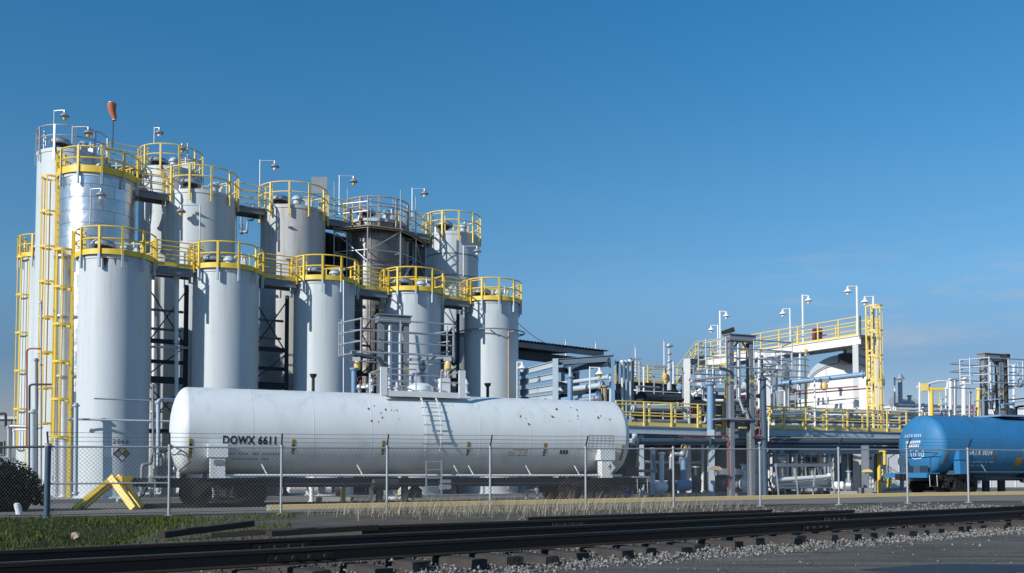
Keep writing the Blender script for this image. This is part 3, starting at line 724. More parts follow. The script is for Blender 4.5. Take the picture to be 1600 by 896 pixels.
# ------------------------------------------------------------------ scaffolding round the fourth silo of row two
sp = [P(519, 744, 49.6), P(572, 744, 48.9), P(624, 744, 49.7), P(648, 744, 51.2), P(668, 744, 53.2)]
for v in sp: v.z = 0
t = T('scaffold', 'tube scaffolding with a plank deck round the dull clad silo', 'scaffold', (sp[0].x, sp[0].y, 0))
tops = [16.3, 15.4, 15.9, 16.0, 15.2]
outer = sp; cc = Vector((Bpos[3].x, Bpos[3].y, 0))
inner = [cc+(p-cc)*.70 for p in outer]
for p, zt in zip(outer, tops): mb = MB(); mb.tube([p, p+Vector((0, 0, zt))], .035, 7); mb.build('standard', 'galv', t, True)
for i, p in enumerate(inner): mb = MB(); mb.tube([p, p+Vector((0, 0, 15.6+.5*(i == 0)))], .03, 6); mb.build('standard', 'galv', t, True)
for zz in (15.1, 14.6, 13.75, 12.6, 11.1):
    for i in range(4):
        a, b = outer[i], outer[i+1]; mb = MB(); mb.tube([a+Vector((0, 0, zz)), b+Vector((0, 0, zz))], .03, 6); mb.build('ledger', 'galv', t, True)
for zz in (13.72, 12.57):
    for a, b in zip(outer, inner): mb = MB(); mb.tube([a+Vector((0, 0, zz)), b+Vector((0, 0, zz))], .028, 6); mb.build('transom', 'galv', t, True)
for i in range(4):
    for j in range(3):
        f_ = .1+.3*j; a, b = outer[i].lerp(inner[i], f_), outer[i+1].lerp(inner[i+1], f_)
        mb = MB(); mb.beam(a+Vector((0, 0, 13.82)), b+Vector((0, 0, 13.82)), .38, .05); mb.build('plank', 'plank', t, True)
for i, (za, zb) in enumerate(((13.7, 12), (12.5, 13.7), (11, 12.6), (13.6, 11.2))):
    mb = MB(); mb.tube([outer[i]+Vector((0, 0, za)), outer[i+1]+Vector((0, 0, zb))], .025, 6); mb.build('brace', 'galv', t, True)
# dark debris net below the deck
t2 = T('debris_sheet', 'dark sheeting strung under the scaffold deck beside the dull clad silo', 'sheeting', (sp[0].x, sp[0].y+2, 0))
mb = MB(); a, b = P(503, 744, 50.8), P(548, 744, 52.5); n = 12
for i in range(n+1):
    q = a.lerp(b, i/n); q.y += .12*math.sin(i*1.9)
    for zz in (7.5, 10, 12.4, 14.0): mb.v.append(Vector((q.x, q.y+.05*math.sin(zz*3+i), zz)))
for i in range(n):
    for j in range(3): mb.f.append((i*4+j, (i+1)*4+j, (i+1)*4+j+1, i*4+j+1))
mb.build('sheet', 'black', t2, True)
mb = MB(); mb.tube([Vector((a.x, a.y, 14.0)), Vector((b.x, b.y, 14.0))], .02, 6); mb.build('tie_rope', 'galv', t2, True)

# process building behind rows (dark)
def box_building(name, label, cat, p, d, L_, depth, z0, z1, m, nwin=0, roof_m='steel', group=None):
    n = Vector((-d.y, d.x, 0))
    t = T(name, label, cat, (p.x, p.y, z0), math.atan2(d.y, d.x), group)
    mb = MB(); mb.box((L_/2, depth/2, (z1-z0)/2), (L_, depth, z1-z0)); 
    mb.build('wall', m, t)
    mb = MB(); mb.box((L_/2, depth/2, z1-z0+.1), (L_+.3, depth+.3, .18)); mb.build('roof', roof_m, t)
    k = int(L_/1.2)
    mb = MB()
    for i in range(k+1): mb.box((i*L_/k, -.02, (z1-z0)/2), (.05, .035, z1-z0-.1))
    mb.build('cladding_ribs', m, t)
    for i in range(nwin):
        x = L_*(i+.5)/nwin
        mb = MB(); mb.box((x, -.03, (z1-z0)*.6), (.9, .04, .8)); w = mb.build('window', 'window', t)
        mb = MB()
        for (dx, dz, wx, wz) in ((0, .43, 1.0, .06), (0, -.43, 1.0, .06), (.48, 0, .06, .8), (-.48, 0, .06, .8)): mb.box((x+dx, -.035, (z1-z0)*.6+dz), (wx, .06, wz))
        mb.build('frame', 'steel', w)
    return t
PERP = Vector((-RD.y, RD.x, 0))
pp = Bpos[2]+PERP*4.0+RD*1.0
box_building('process_building', 'dark clad process building hidden behind the scaffolded silo', 'building', pp, RD, 12, 5, -.1, 9.6, 'clad')

tp_ = P(637, 744, 57.5)
box_building('stair_tower', 'narrow dark clad tower between the scaffolded silo and the hooped one', 'tower', Vector((tp_.x, 57.5, -.1)), RD, 1.9, 3, -.1, 15.2, 'clad', 0, 'dark')
# ------------------------------------------------------------------ tank cars
def carx(px, pA, d, rad=1.45):
    n = Vector((d.y, -d.x, 0)); o = pA+n*rad; k = (px-800)/F
    return (k*o.y-o.x)/(d.x-k*d.y)
def tank_car(label, pA, d, L_, zc, rad, m, m_dark, number, numx, strips):
    """origin at the left end of the straight shell, x along the car, y away from the viewer"""
    ang = math.atan2(d.y, d.x)
    z0 = zg(pA.x, pA.y)
    t = T('tank_car', label, 'tank wagon', (pA.x, pA.y, z0), ang, 'railway tank wagons')
    zc -= z0
    RX = Matrix.Rotation(R(90), 3, 'Y')   # lathe z -> x
    mb = MB(); hb = .52; prof = []
    for i in range(9): a = R(90*i/8); prof.append((rad*math.sin(a)+1e-4, -hb*math.cos(a)))
    prof += [(rad, L_*k/10) for k in range(0, 11)]
    for i in range(8, -1, -1): a = R(90*i/8); prof.append((rad*math.sin(a)+1e-4, L_+hb*math.cos(a)))
    mb.lathe(prof, (0, 0, zc), 72, RX); tank = mb.build('tank', m, t)
    for k in range(1, 8):
        x = L_*k/8; mb = MB(); mb.lathe([(rad-.01, x-.012), (rad+.0045, x-.01), (rad+.0045, x+.01), (rad-.01, x+.012)], (0, 0, zc), 72, RX); mb.build('weld_seam', m, tank)
    def side(mb, x, z, lift=.008):
        """flat (x right, y up) mesh onto the viewer's side of the tank"""
        for v in mb.v:
            th = (z+v.y-zc)/rad; th = math.asin(max(-.98, min(.98, th)))
            v.xyz = (x+v.x, -(rad+lift)*math.cos(th), zc+(rad+lift)*math.sin(th))
        return mb
    def rect(w, h, n=6):
        q = MB(); q.v = [Vector((sx*w/2, -h/2+h*i/n, 0)) for i in range(n+1) for sx in (-1, 1)]; q.f = [(2*i, 2*i+1, 2*i+3, 2*i+2) for i in range(n)]; return q
    ink = 'ink' if m == 'car_white' else 'inkwhite'
    ink2 = 'inkgrey' if m == 'car_white' else 'inkwhite'
    side(text_mesh(number, .36, 1.12, .012, .80), numx, zc-.46, .008).build('car_number', ink, tank)
    for zz, x0, n in ((-.78, numx-.75, 22), (-.95, numx-.5, 14)):
        q = MB(); xx = x0
        for i in range(n):
            w = rnd.uniform(.03, .06)
            if rnd.random() < .8: e = side(rect(w, .07 if m == 'car_white' else .05, 1), xx, zc+zz, .008); q.add(e.v, e.f)
            xx += .085
        q.build('stencil_line', ink2, tank, flat=True)
    for k_, xs_ in enumerate(strips):
        en = xs_ < 1 or xs_ > L_-1
        q = side(rect(.11, .6 if en else .42), xs_, zc-(.62 if en else .5), .010)
        q.build('reflective_strip', 'hazard', tank)
        q2 = MB()
        for i in range(3): e = side(rect(.08, .05, 1), xs_, zc-.62-.12+.12*i, .014); q2.add(e.v, e.f)
        q2.build('strip_marks', 'ink', tank, flat=True)
    # stencil table near the right end
    q = MB(); x0, w, h = L_-1.6, 1.05, .62
    for i in range(7): e = side(rect(.012, h), x0+w*i/6, zc-.28, .008); q.add(e.v, e.f)
    for i in range(7): e = side(rect(w, .012, 1), x0+w/2, zc-.28-h/2+h*i/6, .009); q.add(e.v, e.f)
    q.build('stencil_table', 'inkgrey', tank, flat=True)
    q = MB()
    for i in range(9):
        for j in range(3):
            if rnd.random() < .8: e = side(rect(.05, .05, 1), L_*.70+i*.085, zc-.55-j*.1, .008); q.add(e.v, e.f)
    q.build('warning_stencil', 'hazard', tank, flat=True)
    q = MB()
    for i in range(3): e = side(rect(.09, .16, 1), L_*.83+i*.12, zc-.62, .008); q.add(e.v, e.f)
    q.build('placard_stencil', ink, tank, flat=True)
    # rust chips
    if m == 'car_white':
        q = MB()
        for i in range(30):
            x = rnd.choice([rnd.uniform(5.2, 7.0), rnd.uniform(L_-2.6, L_-.7), rnd.uniform(L_-4.5, L_-.5), rnd.uniform(1, 12)]); z = zc+rnd.uniform(.35, 1.1); s_ = rnd.uniform(.014, .055)
            k = 5; e = MB(); e.v = [Vector((s_*rnd.uniform(.5, 1.3)*math.cos(b), s_*rnd.uniform(.6, 1.8)*math.sin(b), 0)) for b in ring_angles(k)]; e.f = [tuple(range(k))]
            side(e, x, z, .006); q.add(e.v, e.f)
        q.build('rust_chips', 'rust', tank, flat=True)
    # side sill pipe with slanted stays
    zs = .98-z0 if False else 1.08
    mb = MB(); mb.tube([(.9, -rad+.02, zs), (L_-.2, -rad+.02, zs)], .04, 8); sill = mb.build('side_sill', m if m == 'car_white' else 'blue_dark', t)
    for x in (2.4+.1, 5.7, 9.2, 9.75, 12.0, 14.0):
        if x < L_-1: mb = MB(); mb.beam((x, -rad+.03, zs-.06), (x-.2, -rad+.16, zs+.36), .05, .03); mb.build('stay', m if m == 'car_white' else 'blue_pipe', sill)
    # centre sill, end platforms, bolsters
    mb = MB(); mb.box((L_/2, 0, .83), (L_+2.2, .5, .32)); mb.build('centre_sill', m_dark, t)
    for xe, s_ in ((0, -1), (L_, 1)):
        mb = MB(); mb.box((xe+s_*.75, 0, 1.02), (.75, 2.7, .06)); mb.box((xe+s_*1.1, 0, .93), (.1, 2.6, .22)); pf = mb.build('end_platform', m if m == 'car_blue' else 'galv', t)
        mb = MB(); mb.tube([(xe+s_*.9, -1.3, 1.05), (xe+s_*.9, -1.3, 1.72), (xe+s_*.5, -1.36, 1.95), (xe+s_*.9, -.7, 2.02), (xe+s_*.9, .7, 2.02), (xe+s_*.9, 1.3, 1.75), (xe+s_*.9, 1.3, 1.05)], .022, 6); mb.build('hand_rail', 'dark', pf)
        mb = MB(); x1 = xe+s_*1.0; mb.tube([(x1, -1.33, .95), (x1, -1.36, .42), (x1-s_*.45, -1.36, .42), (x1-s_*.45, -1.33, .95)], .018, 6); mb.build('step', 'galv', pf)
        mb = MB(); mb.box((xe+s_*1.2, 0, .85), (.35, .34, .3)); mb.box((xe+s_*1.45, 0, .85), (.28, .22, .28)); mb.box((xe+s_*1.55, .1, .85), (.14, .1, .28)); mb.build('coupler', 'black', t)
        mb = MB(); mb.tube([(xe+s_*1.15, -.35, .75), (xe+s_*1.3, -.38, .45), (xe+s_*1.55, -.3, .3)], .03, 6); mb.build('brake_hose', 'black', t)
        mb = MB(); mb.lathe([(.26, -.03), (.28, 0), (.26, .03)], (xe+s_*.62, .7, 1.6), 18, RX); mb.box((xe+s_*.62, .7, 1.3), (.1, .12, .6)); mb.build('hand_brake_wheel', m_dark, pf)
        for y in (-.5, .25): mb = MB(); mb.box((xe+s_*.68, y, 1.22), (.5, .4, .32)); mb.build('valve_box', m_dark, pf)
        # bolster leg with cap on the visible side
        xb = xe-s_*.88
        for y, sg in ((-1, -1), (1, 1)):
            mb = MB(); mb.box((xb, y*(rad-.06), 1.35), (.46, .36, .72)); mb.box((xb, y*(rad-.08), 1.88), (.62, .48, .44)); bl = mb.build('bolster', m, t)
        mb = MB(); mb.box((xb, 0, 1.06), (.5, 2.5, .2)); mb.build('body_bolster', m_dark, t)
        # bogie
        xc = xe-s_*1.2
        for k in (-.88, .88):
            for y in (-.75, .75):
                RYm = Matrix.Rotation(R(90), 3, 'X')
                mb = MB(); mb.lathe([(.08, -.07), (.2, -.06), (.36, -.02), (.40, -.06), (.455, -.055), (.45, .05), (.48, .055), (.48, .075), (.3, .06), (.08, .08)], (xc+k, y, .46+.03), 28, RYm); w = mb.build('wheel', 'rail', t)
            mb = MB(); mb.tube([(xc+k, -.95, .49), (xc+k, .95, .49)], .075, 10); mb.build('axle', 'black', t)
        for y in (-.98, .98):
            mb = MB()
            for k in (-.88, .88): mb.box((xc+k, y, .49), (.34, .2, .3)); mb.tube([(xc+k, y-.16, .49), (xc+k, y+.16, .49)], .1, 10)
            mb.beam((xc-.88, y, .66), (xc-.35, y, .82), .16, .14); mb.beam((xc+.88, y, .66), (xc+.35, y, .82), .16, .14); mb.box((xc, y, .83), (.8, .16, .13))
            mb.beam((xc-.88, y, .4), (xc-.3, y, .22), .16, .12); mb.beam((xc+.88, y, .4), (xc+.3, y, .22), .16, .12); mb.box((xc, y, .22), (.66, .16, .1))
            for k in (-.3, .3): mb.box((xc+k, y, .52), (.1, .16, .56))
            sf = mb.build('bogie_frame', 'black', t)
            for k in (-.15, 0, .15):
                mb = MB(); mb.tube([(xc+k+.07*math.cos(b), y+.07*math.sin(b), .28+.4*b/37.7) for b in [i*.63 for i in range(60)]], .018, 5); mb.build('spring', 'black', sf)
        mb = MB(); mb.box((xc, 0, .7), (.42, 2.0, .22)); mb.build('bogie_bolster', 'black', t)
    # underframe gear
    mb = MB(); mb.lathe([(.18, -.5), (.22, -.45), (.22, .45), (.18, .5)], (L_*.42, -.55, .78), 16, RX); mb.build('brake_reservoir', 'dark', t)
    mb = MB(); mb.box((L_*.56, -.5, .75), (.4, .3, .35)); mb.build('brake_valve', 'galv', t)
    mb = MB(); mb.lathe([(.25, 0), (.25, .3), (.14, .4), (.1, .7)], (L_*.5, 0, .25), 14); mb.build('bottom_outlet', 'dark', t)
    mb = MB(); mb.tube([(1.5, -.9, .78), (L_-1.5, -.9, .78)], .03, 6); mb.build('brake_pipe', 'dark', t)
    return t, side, rect, zc
WA = Vector((-10.88, 32.0, 0)); WD = Vector((14.7, 6.17, 0)).normalized(); WL = 15.94
car, side, rect, czl = tank_car('long white tank wagon numbered DOWX 6611 with rust chips', WA, WD, WL, 2.46, 1.455, 'car_white', 'dark', 'DOWX 6611', carx(391, WA, WD), [.06]+[carx(p_, WA, WD) for p_ in (459, 600, 733, 853)]+[WL-.1])
tz = czl+1.455   # top of tank, local
# top platform, ladder and dome of the white wagon
x0, x1 = 6.5, 9.42
mb = MB()
mb.box(((x0+x1)/2, -.72, tz-.02), (x1-x0, .5, .05)); mb.box(((x0+x1)/2, .72, tz-.02), (x1-x0, .5, .05)); top = mb.build('top_platform', 'car_white', car)
mb = MB(); mb.box(((x0+x1)/2, -.99, tz-.06), (x1-x0+.1, .05, .2)); mb.build('fascia', 'car_white', top)
for x in (x0, x1):
    mb = MB(); mb.box((x, -.98, tz+.36), (.24, .1, 1.0)); mb.build('platform_post', 'car_white', top)
    mb = MB(); mb.box((x, .95, tz+.36), (.06, .06, .95)); mb.build('platform_post', 'car_white', top)
for xa, xb, y in ((x0, 7.68, -.98), (8.62, x1, -.98), (x0, x1, .95)):
    mb = MB(); mb.tube([(xa, y, tz-.1), (xa, y, tz+.82), (xb, y, tz+.82), (xb, y, tz-.1)], .03, 8); mb.build('hand_rail', 'galv', top)
    mb = MB(); mb.tube([(xa, y, tz+.4), (xb, y, tz+.4)], .024, 6); mb.build('mid_rail', 'galv', top)
for x in (x0, x1): mb = MB(); mb.tube([(x, -.98, tz+.83), (x, .95, tz+.83)], .028, 8); mb.build('end_rail', 'galv', top)
xm = 8.14
mb = MB(); mb.lathe([(.55, tz-.25), (.55, tz+.02), (.62, tz+.03), (.62, tz+.1), (.5, tz+.12), (.48, tz+.3), (.3, tz+.42), (.02, tz+.45)], (xm, 0, 0), 28); dm = mb.build('manway', 'car_white', car)
for dx, dy, h in ((-.9, -.15, .45), (-.65, .3, .35), (.75, -.2, .5), (.95, .2, .4)):
    mb = MB(); mb.lathe([(.13, tz-.1), (.13, tz+h*.4), (.18, tz+h*.42), (.18, tz+h*.5), (.08, tz+h*.6), (.08, tz+h)], (xm+dx, dy, 0), 14); mb.tube([(xm+dx-.2, dy, tz+h), (xm+dx+.2, dy, tz+h)], .025, 6); mb.build('valve', 'galv', car)
mb = MB(); mb.box((x1-.45, -.3, tz+.3), (.34, .4, .62)); mb.build('instrument_box', 'chalk', car)
# ladder over the shell
mb0 = MB(); rl = 1.455+.16
for xs_ in (xm-.28, xm+.28):
    pts = [(xs_, -.98, tz-.02)]+[(xs_, -(rl)*math.cos(b), czl+rl*math.sin(b)) for b in [R(62-5*i) for i in range(18)]]
    mb = MB()
    for a_, b_ in zip(pts[:-1], pts[1:]): mb.beam(a_, b_, .05, .03)
    mb.build('ladder_rail', 'car_white', car)
for b in [R(58-12*i) for i in range(7)]:
    mb = MB(); mb.tube([(xm-.36, -rl*math.cos(b), czl+rl*math.sin(b)), (xm+.36, -rl*math.cos(b), czl+rl*math.sin(b))], .018, 6); mb.build('ladder_rung', 'galv', car)
for xs_ in (xm-.28, xm+.28):
    mb = MB(); mb.beam((xs_, -1.66, 1.62), (xs_, -1.66, .35), .05, .04); mb.build('lower_ladder_rail', 'galv', car)
for k in range(5):
    mb = MB(); mb.tube([(xm-.28, -1.66, .4+.29*k), (xm+.28, -1.66, .4+.29*k)], .018, 6); mb.build('lower_ladder_rung', 'galv', car)
# diamond placard on the right bolster
mb = MB(); mb.box((WL-.80, -1.62, 1.38), (.34, .015, .34), Matrix.Rotation(R(45), 3, 'Y')); pk = mb.build('placard', 'chalk', car)
mb = MB(); mb.box((WL-.80, -1.63, 1.4), (.03, .01, .2)); mb.box((WL-.80, -1.63, 1.4), (.14, .009, .03)); mb.build('placard_mark', 'ink', pk)
mb = MB(); mb.box((.9, -1.60, 1.5), (.3, .015, .16)); mb.build('data_plate', 'inkgrey', car)
# cable hanging at the left head
mb = MB(); mb.tube([(-.7, -1.0, 2.0), (-.55, -1.25, 2.05), (-.1, -1.47, 1.8), (.05, -1.48, 1.5), (-.3, -1.4, 1.2)], .02, 6); mb.build('end_cable', 'ink', car)

BA = row_pos(1443, 45.8)
BD = Vector((.925, .38, 0)).normalized()
car2, side2, rect2, cz2 = tank_car('blue tank wagon with white numbers on its end and side', BA, BD, 15.0, 2.40, 1.44, 'car_blue', 'blue_dark', 'GATX 0034', carx(1533, BA, BD), [.06]+[carx(p_, BA, BD) for p_ in (1558, 1680)]+[14.9])
# lettering on the blue end
def on_head(mb, y, z, xh):
    for v in mb.v:
        v.xyz = (xh, y-v.x, z+v.y)
        # dished head surface
        rr = min(.999, math.hypot(v.y, v.z-cz2)/1.44); th = math.asin(rr); v.x = -.52*math.cos(th)-.014
    return mb
on_head(text_mesh('GATX', .2, 1.15), .42, cz2+.40, 0).build('end_lettering', 'inkwhite', car2)
on_head(text_mesh('0034', .2, 1.1), -.16, cz2+.40, 0).build('end_lettering', 'inkwhite', car2)
q = MB()
for j in range(2):
    xx = -.42
    while xx < .42:
        w = rnd.uniform(.05, .11); e = MB(); e.add([(xx, -.06, 0), (xx+w, -.06, 0), (xx+w, .06, 0), (xx, .06, 0)], [(0, 1, 2, 3)]); on_head(e, .16, cz2+.16-.18*j, 0); q.add(e.v, e.f); xx += w+.03
q.build('end_stencil', 'inkwhite', car2, flat=True)
def ring_logo():
    q = MB()
    pts = [(-.38, .2), (-.05, .2), (.0, .08), (.05, .2), (.32, .2), (.38, .1), (.36, -.12), (.28, -.1), (.2, -.2), (-.25, -.22), (-.36, -.1)]
    for (a, b) in zip(pts, pts[1:]+pts[:1]):
        a, b = Vector((a[0], a[1], 0)), Vector((b[0], b[1], 0)); d = (b-a).normalized(); s_ = Vector((-d.y, d.x, 0))*.017
        q.add([a-s_, b-s_, b+s_, a+s_], [(0, 1, 2, 3)])
    for x in (-.2, -.08, .12, .24):
        q.add([(x-.015, -.12, 0), (x+.015, -.12, 0), (x+.015, .12, 0), (x-.015, .12, 0)], [(0, 1, 2, 3)])
    return q
on_head(ring_logo(), -.12, cz2-.42, 0).build('end_emblem', 'inkwhite', car2, flat=True)
q = side2(rect2(.45, .4), carx(1597, BA, BD), cz2-.75, .012); q.build('yellow_panel', 'hazard', car2)
# dome gear of blue wagon
mb = MB(); mb.box((5.4, 0, cz2+1.5), (2.4, 1.6, .08)); tp = mb.build('top_platform', 'blue_pipe', car2)
for x in (4.2, 6.6): mb = MB(); mb.tube([(x, -.75, cz2+1.5), (x, -.75, cz2+2.3), (x, .75, cz2+2.3), (x, .75, cz2+1.5)], .03, 8); mb.build('hand_rail', 'blue_pipe', tp)
mb = MB(); mb.lathe([(.5, cz2+1.3), (.5, cz2+1.75), (.4, cz2+1.9), (.02, cz2+1.95)], (5.4, 0, 0), 24); mb.build('manway', 'dark', car2)

# track under the wagons: rails
for sgn, txt in ((-1, 'near'), (1, 'far')):
    p = WA-WD*1.5; q = WA+WD*60; off = Vector((WD.y, -WD.x, 0))*(-sgn*.75)
    rail('dark rail under the white tank wagon, %s one of the pair' % ('kerb side' if sgn < 0 else 'silo side'), p+off, q+off, -.14, 'rails under the tank wagons')

# yellow bumping post at the end of the track
bp_ = P(168, 795, 30.6); t = T('buffer_stop', 'yellow steel buffer stop shaped like a capital A at the track end', 'buffer stop', (bp_.x, bp_.y, zg(bp_.x, bp_.y)))
z0 = zg(bp_.x, bp_.y)
ap = P(176, 747, 30.6); L1 = P(106, 796, 29.8); L2 = P(211, 796, 30.0)
for y0 in (0, .75):
    o = Vector((-.12*y0, y0, 0))
    mb = MB(); mb.beam(ap+o+Vector((-.03, 0, .02)), L2+o, .2, .22, (0, 1, 0)); mb.build('front_leg', 'yellow', t, True)
    mb = MB(); mb.beam(ap+o+Vector((-.1, .08, -.06)), L1+o+Vector((.15, .08, 0)), .14, .2, (0, 1, 0)); mb.build('back_leg', 'yellow', t, True)
mb = MB(); mb.box(ap+Vector((.2, .38, -.05)), (.26, .9, .22)); mb.build('striking_head', 'yellow', t, True)
mb = MB(); q = MB(); a, b = ap+Vector((-.2, .45, -.05)), L1+Vector((.2, .45, .05)); mb.beam(a, b, .55, .05); mb.build('slab', 'yellow_pale', t, True)

# ------------------------------------------------------------------ fence
def fence_pt(px):
    # intersection of the pixel's ray with the fence line
    k = (px-800)/F; s_ = (k*F0.y-F0.x)/(FD.x-k*FD.y); p = F0+FD*s_; return p
posts = [75, 265, 440, 605, 766, 915, 1052, 1187, 1310, 1417, 1512, 1602]
pp_ = [fence_pt(x) for x in posts]
FN = Vector((FD.y, -FD.x, 0))
FH = 1.84
fz = lambda p: zg(p.x, p.y)
ft = T('chain_link_fence', 'long galvanised chain-link fence topped with barbed wire', 'fence', (F0.x, F0.y, 0))
def fpost(p, r, par, arm=True, m='galv'):
    z = fz(p); mb = MB(); mb.tube([p+Vector((0, 0, z-.15)), p+Vector((0, 0, z+FH))], r, 10); ps = mb.build('post', m, par, True)
    if arm:
        mb = MB(); mb.beam(p+Vector((0, 0, z+FH-.02)), p+FN*.2+Vector((0, 0, z+FH+.33)), .04, .02, (0, 1, 0)); mb.build('barb_arm', 'dark', ps, True)
    mb = MB(); mb.lathe([(.14, -.06), (.14, .015), (.06, .035)], p+Vector((0, 0, z)), 12); mb.build('footing', 'concrete', ps, True)
    mb = MB(); mb.lathe([(r+.012, -.03), (r+.012, .02), (r*.6, .05), (.005, .06)], p+Vector((0, 0, z+FH)), 12); mb.build('post_cap', 'galv', ps, True)
    return ps
for i, p in enumerate(pp_): fpost(p, .034 if i else .075, ft, m='galv' if i else 'blue_dark')
def frail(a, b, h, r, par, name):
    mb = MB(); n = 8; mb.tube([a.lerp(b, i/n)+Vector((0, 0, fz(a.lerp(b, i/n))+h)) for i in range(n+1)], r, 8); mb.build(name, 'galv', par, True)
for a, b in zip(pp_[:-1], pp_[1:]): frail(a, b, FH-.04, .024, ft, 'top_rail')
frail(pp_[0], pp_[1], FH*.47, .022, ft, 'brace_rail')
for k in range(3):
    mb = MB(); pts = []
    for a, b in zip(pp_[:-1], pp_[1:]):
        for i in range(6): q = a.lerp(b, i/6); pts.append(q+FN*(.06+.065*k)+Vector((0, 0, fz(q)+FH+.10+.11*k-.012*math.sin(math.pi*i/6))))
    mb.tube(pts, .005, 4)
    for i in range(0, len(pts)-1):
        for f_ in (0, .33, .66):
            q = pts[i].lerp(pts[i+1], f_); mb.add([q+Vector((-.02, 0, .02)), q+Vector((.02, 0, -.02)), q+Vector((.02, .004, -.016)), q+Vector((-.016, .004, .02))], [(0, 1, 2, 3)])
    mb.build('barbed_wire', 'wire', ft, True)
def mesh_panel(a, b, par, cell=.105, w=.0068, h0=.03, h1=None):
    h1 = h1 or FH-.05; Lg = (b-a).length; d = (b-a)/Lg; mb = MB(); nn = Vector((d.y, -d.x, 0))
    hh = h1-h0
    def pt(s_, h): q = a+d*s_; return q+Vector((0, 0, fz(q)+h))
    for sg in (1, -1):
        k = -hh
        while k < Lg+hh:
            s0, s1 = (k, k+hh) if sg > 0 else (k+hh, k)
            # clip to panel
            lo, hi = 0.0, 1.0
            for bound, sgn in ((0, 1), (Lg, -1)):
                va, vb = (s0-bound)*sgn, (s1-bound)*sgn
                if va < 0 and vb < 0: lo = 2
                elif va < 0: lo = max(lo, va/(va-vb))
                elif vb < 0: hi = min(hi, va/(va-vb))
            if lo < hi-1e-3:
                q0 = pt(s0+(s1-s0)*lo, h0+hh*lo)+nn*.004*sg; q1 = pt(s0+(s1-s0)*hi, h0+hh*hi)+nn*.004*sg
                t_ = (q1-q0).normalized(); u = t_.cross(nn).normalized()*w/2; v = nn*w/2
                mb.add([q0+u, q0+v, q0-u, q0-v, q1+u, q1+v, q1-u, q1-v], [(0, 1, 5, 4), (1, 2, 6, 5), (2, 3, 7, 6), (3, 0, 4, 7)])
            k += cell
    mb.build('wire_mesh', 'wire', par, True, flat=True)
for i in range(7): mesh_panel(pp_[i], pp_[i+1], ft)
# left return of the fence
ft2 = T('chain_link_fence', 'short dark-railed chain-link fence running off past the round bush', 'fence', (F0.x, F0.y, 0))
c0 = pp_[0]+Vector((-.12, .02, 0)); c1 = Vector((-19.5, 26.6, 0))
fpost(c1, .05, ft2)
mb = MB(); mb.tube([c0+Vector((0, 0, fz(c0)+FH-.04)), c1+Vector((0, 0, fz(c1)+FH-.04))], .03, 8); mb.build('top_rail', 'black', ft2, True)
mesh_panel(c1, c0, ft2, .105, .004)

# ------------------------------------------------------------------ loading gantries over the wagons
def gantry(label, px, Y, cage=True, mirror=1, group='loading gantries', w=1.0, ztop=7.15, cagew=4.7):
    b = P(px, 744, Y); z0 = zg(b.x, Y)
    t = T('loading_gantry', label, 'gantry', (b.x, Y, z0), math.atan2(WD.y, WD.x), group)
    h = ztop-z0
    for x in (-w/2, w/2):
        mb = MB(); mb.ibeam((x, 0, 0), (x, 0, h-.25), .22, .3, (0, 1, 0), .025); mb.box((x+.0, -.16, h*.5), (.2, .012, h-.6)); mb.build('column', 'steel', t)
        mb = MB(); mb.box((x, -.17, h*.72), (.21, .012, .1)); mb.build('mark', 'yellow', t)
    mb = MB(); mb.box((0, 0, h-.1), (w+.3, .5, .24)); mb.build('head_beam', 'steel', t)
    mb = MB(); mb.box((0, 0, h+.06), (w+.4, .6, .04)); mb.build('cover_plate', 'steel', t)
    for s_ in (-1, 1):
        mb = MB(); mb.tube([(s_*(w/2-.1), -.02, h-.9), (s_*(w/2-.14), -.02, h-.6), (s_*(w/2-.32), -.02, h-.38), (s_*.12, -.02, h-.27)], .05, 8); mb.build('knee_brace', 'galv', t)
    mb = MB(); mb.box((-.1, .3, 3.5), (cagew*.5, 1.1, .06)); mb.build('deck', 'galv', t)
    if cage:
        cw, dp = cagew/2, 1.9
        x0c = .3
        pts = [(-cw+x0c, .35), (-cw*.78+x0c, -dp*.55), (cw*.78+x0c, -dp*.55), (cw+x0c, .35)]
        zz0 = h-1.55
        for k in range(4):
            z = zz0+.42*k
            mb = MB(); mb.tube([(p[0], p[1], z) for p in pts], .032, 7); mb.build('cage_rail', 'galv', t)
            mb = MB(); mb.tube([(p[0]*.92, -p[1]*.9+.6, z-.05) for p in pts], .028, 7); mb.build('cage_rail', 'galv', t)
        for (x, y) in pts+[(0, -dp*.55), (-cw*.9, -.35), (cw*.9, -.35)]:
            mb = MB(); mb.tube([(x, y, zz0-.05), (x, y, zz0+1.3)], .03, 6); mb.build('cage_post', 'galv', t)
        for s_ in (-1, 1):
            mb = MB(); mb.beam((s_*w/2, -.1, zz0-.1), (s_*cw*.8, -dp*.5, zz0-.03), .08, .1); mb.build('cage_arm', 'steel', t)
    mb = MB(); mb.tube([(-.15, -.1, h-.3), (-.15, -.1, h-2.8)], .09, 10); mb.tube([(-.15, -.1, h-2.8), (-.1, -.35, h-3.4), (-.1, -.6, h-3.5)], .06, 8); mb.build('loading_arm', 'alupipe', t)
    mb = MB(); mb.box((w/2+.02, .05, h-3.6), (.34, .3, .7)); mb.build('control_box', 'steel', t)
    return t
g1 = gantry('grey loading gantry with folding cage over the white tank wagon', 613, 37.4)
gantry('grey loading gantry over the gap between the two tank wagons', 1158, 43.6, w=1.1, ztop=7.3, cagew=4.6)
gantry('grey loading gantry with folding cage over the blue tank wagon', 1552, 50.0, w=1.1, ztop=7.25, cagew=4.2)
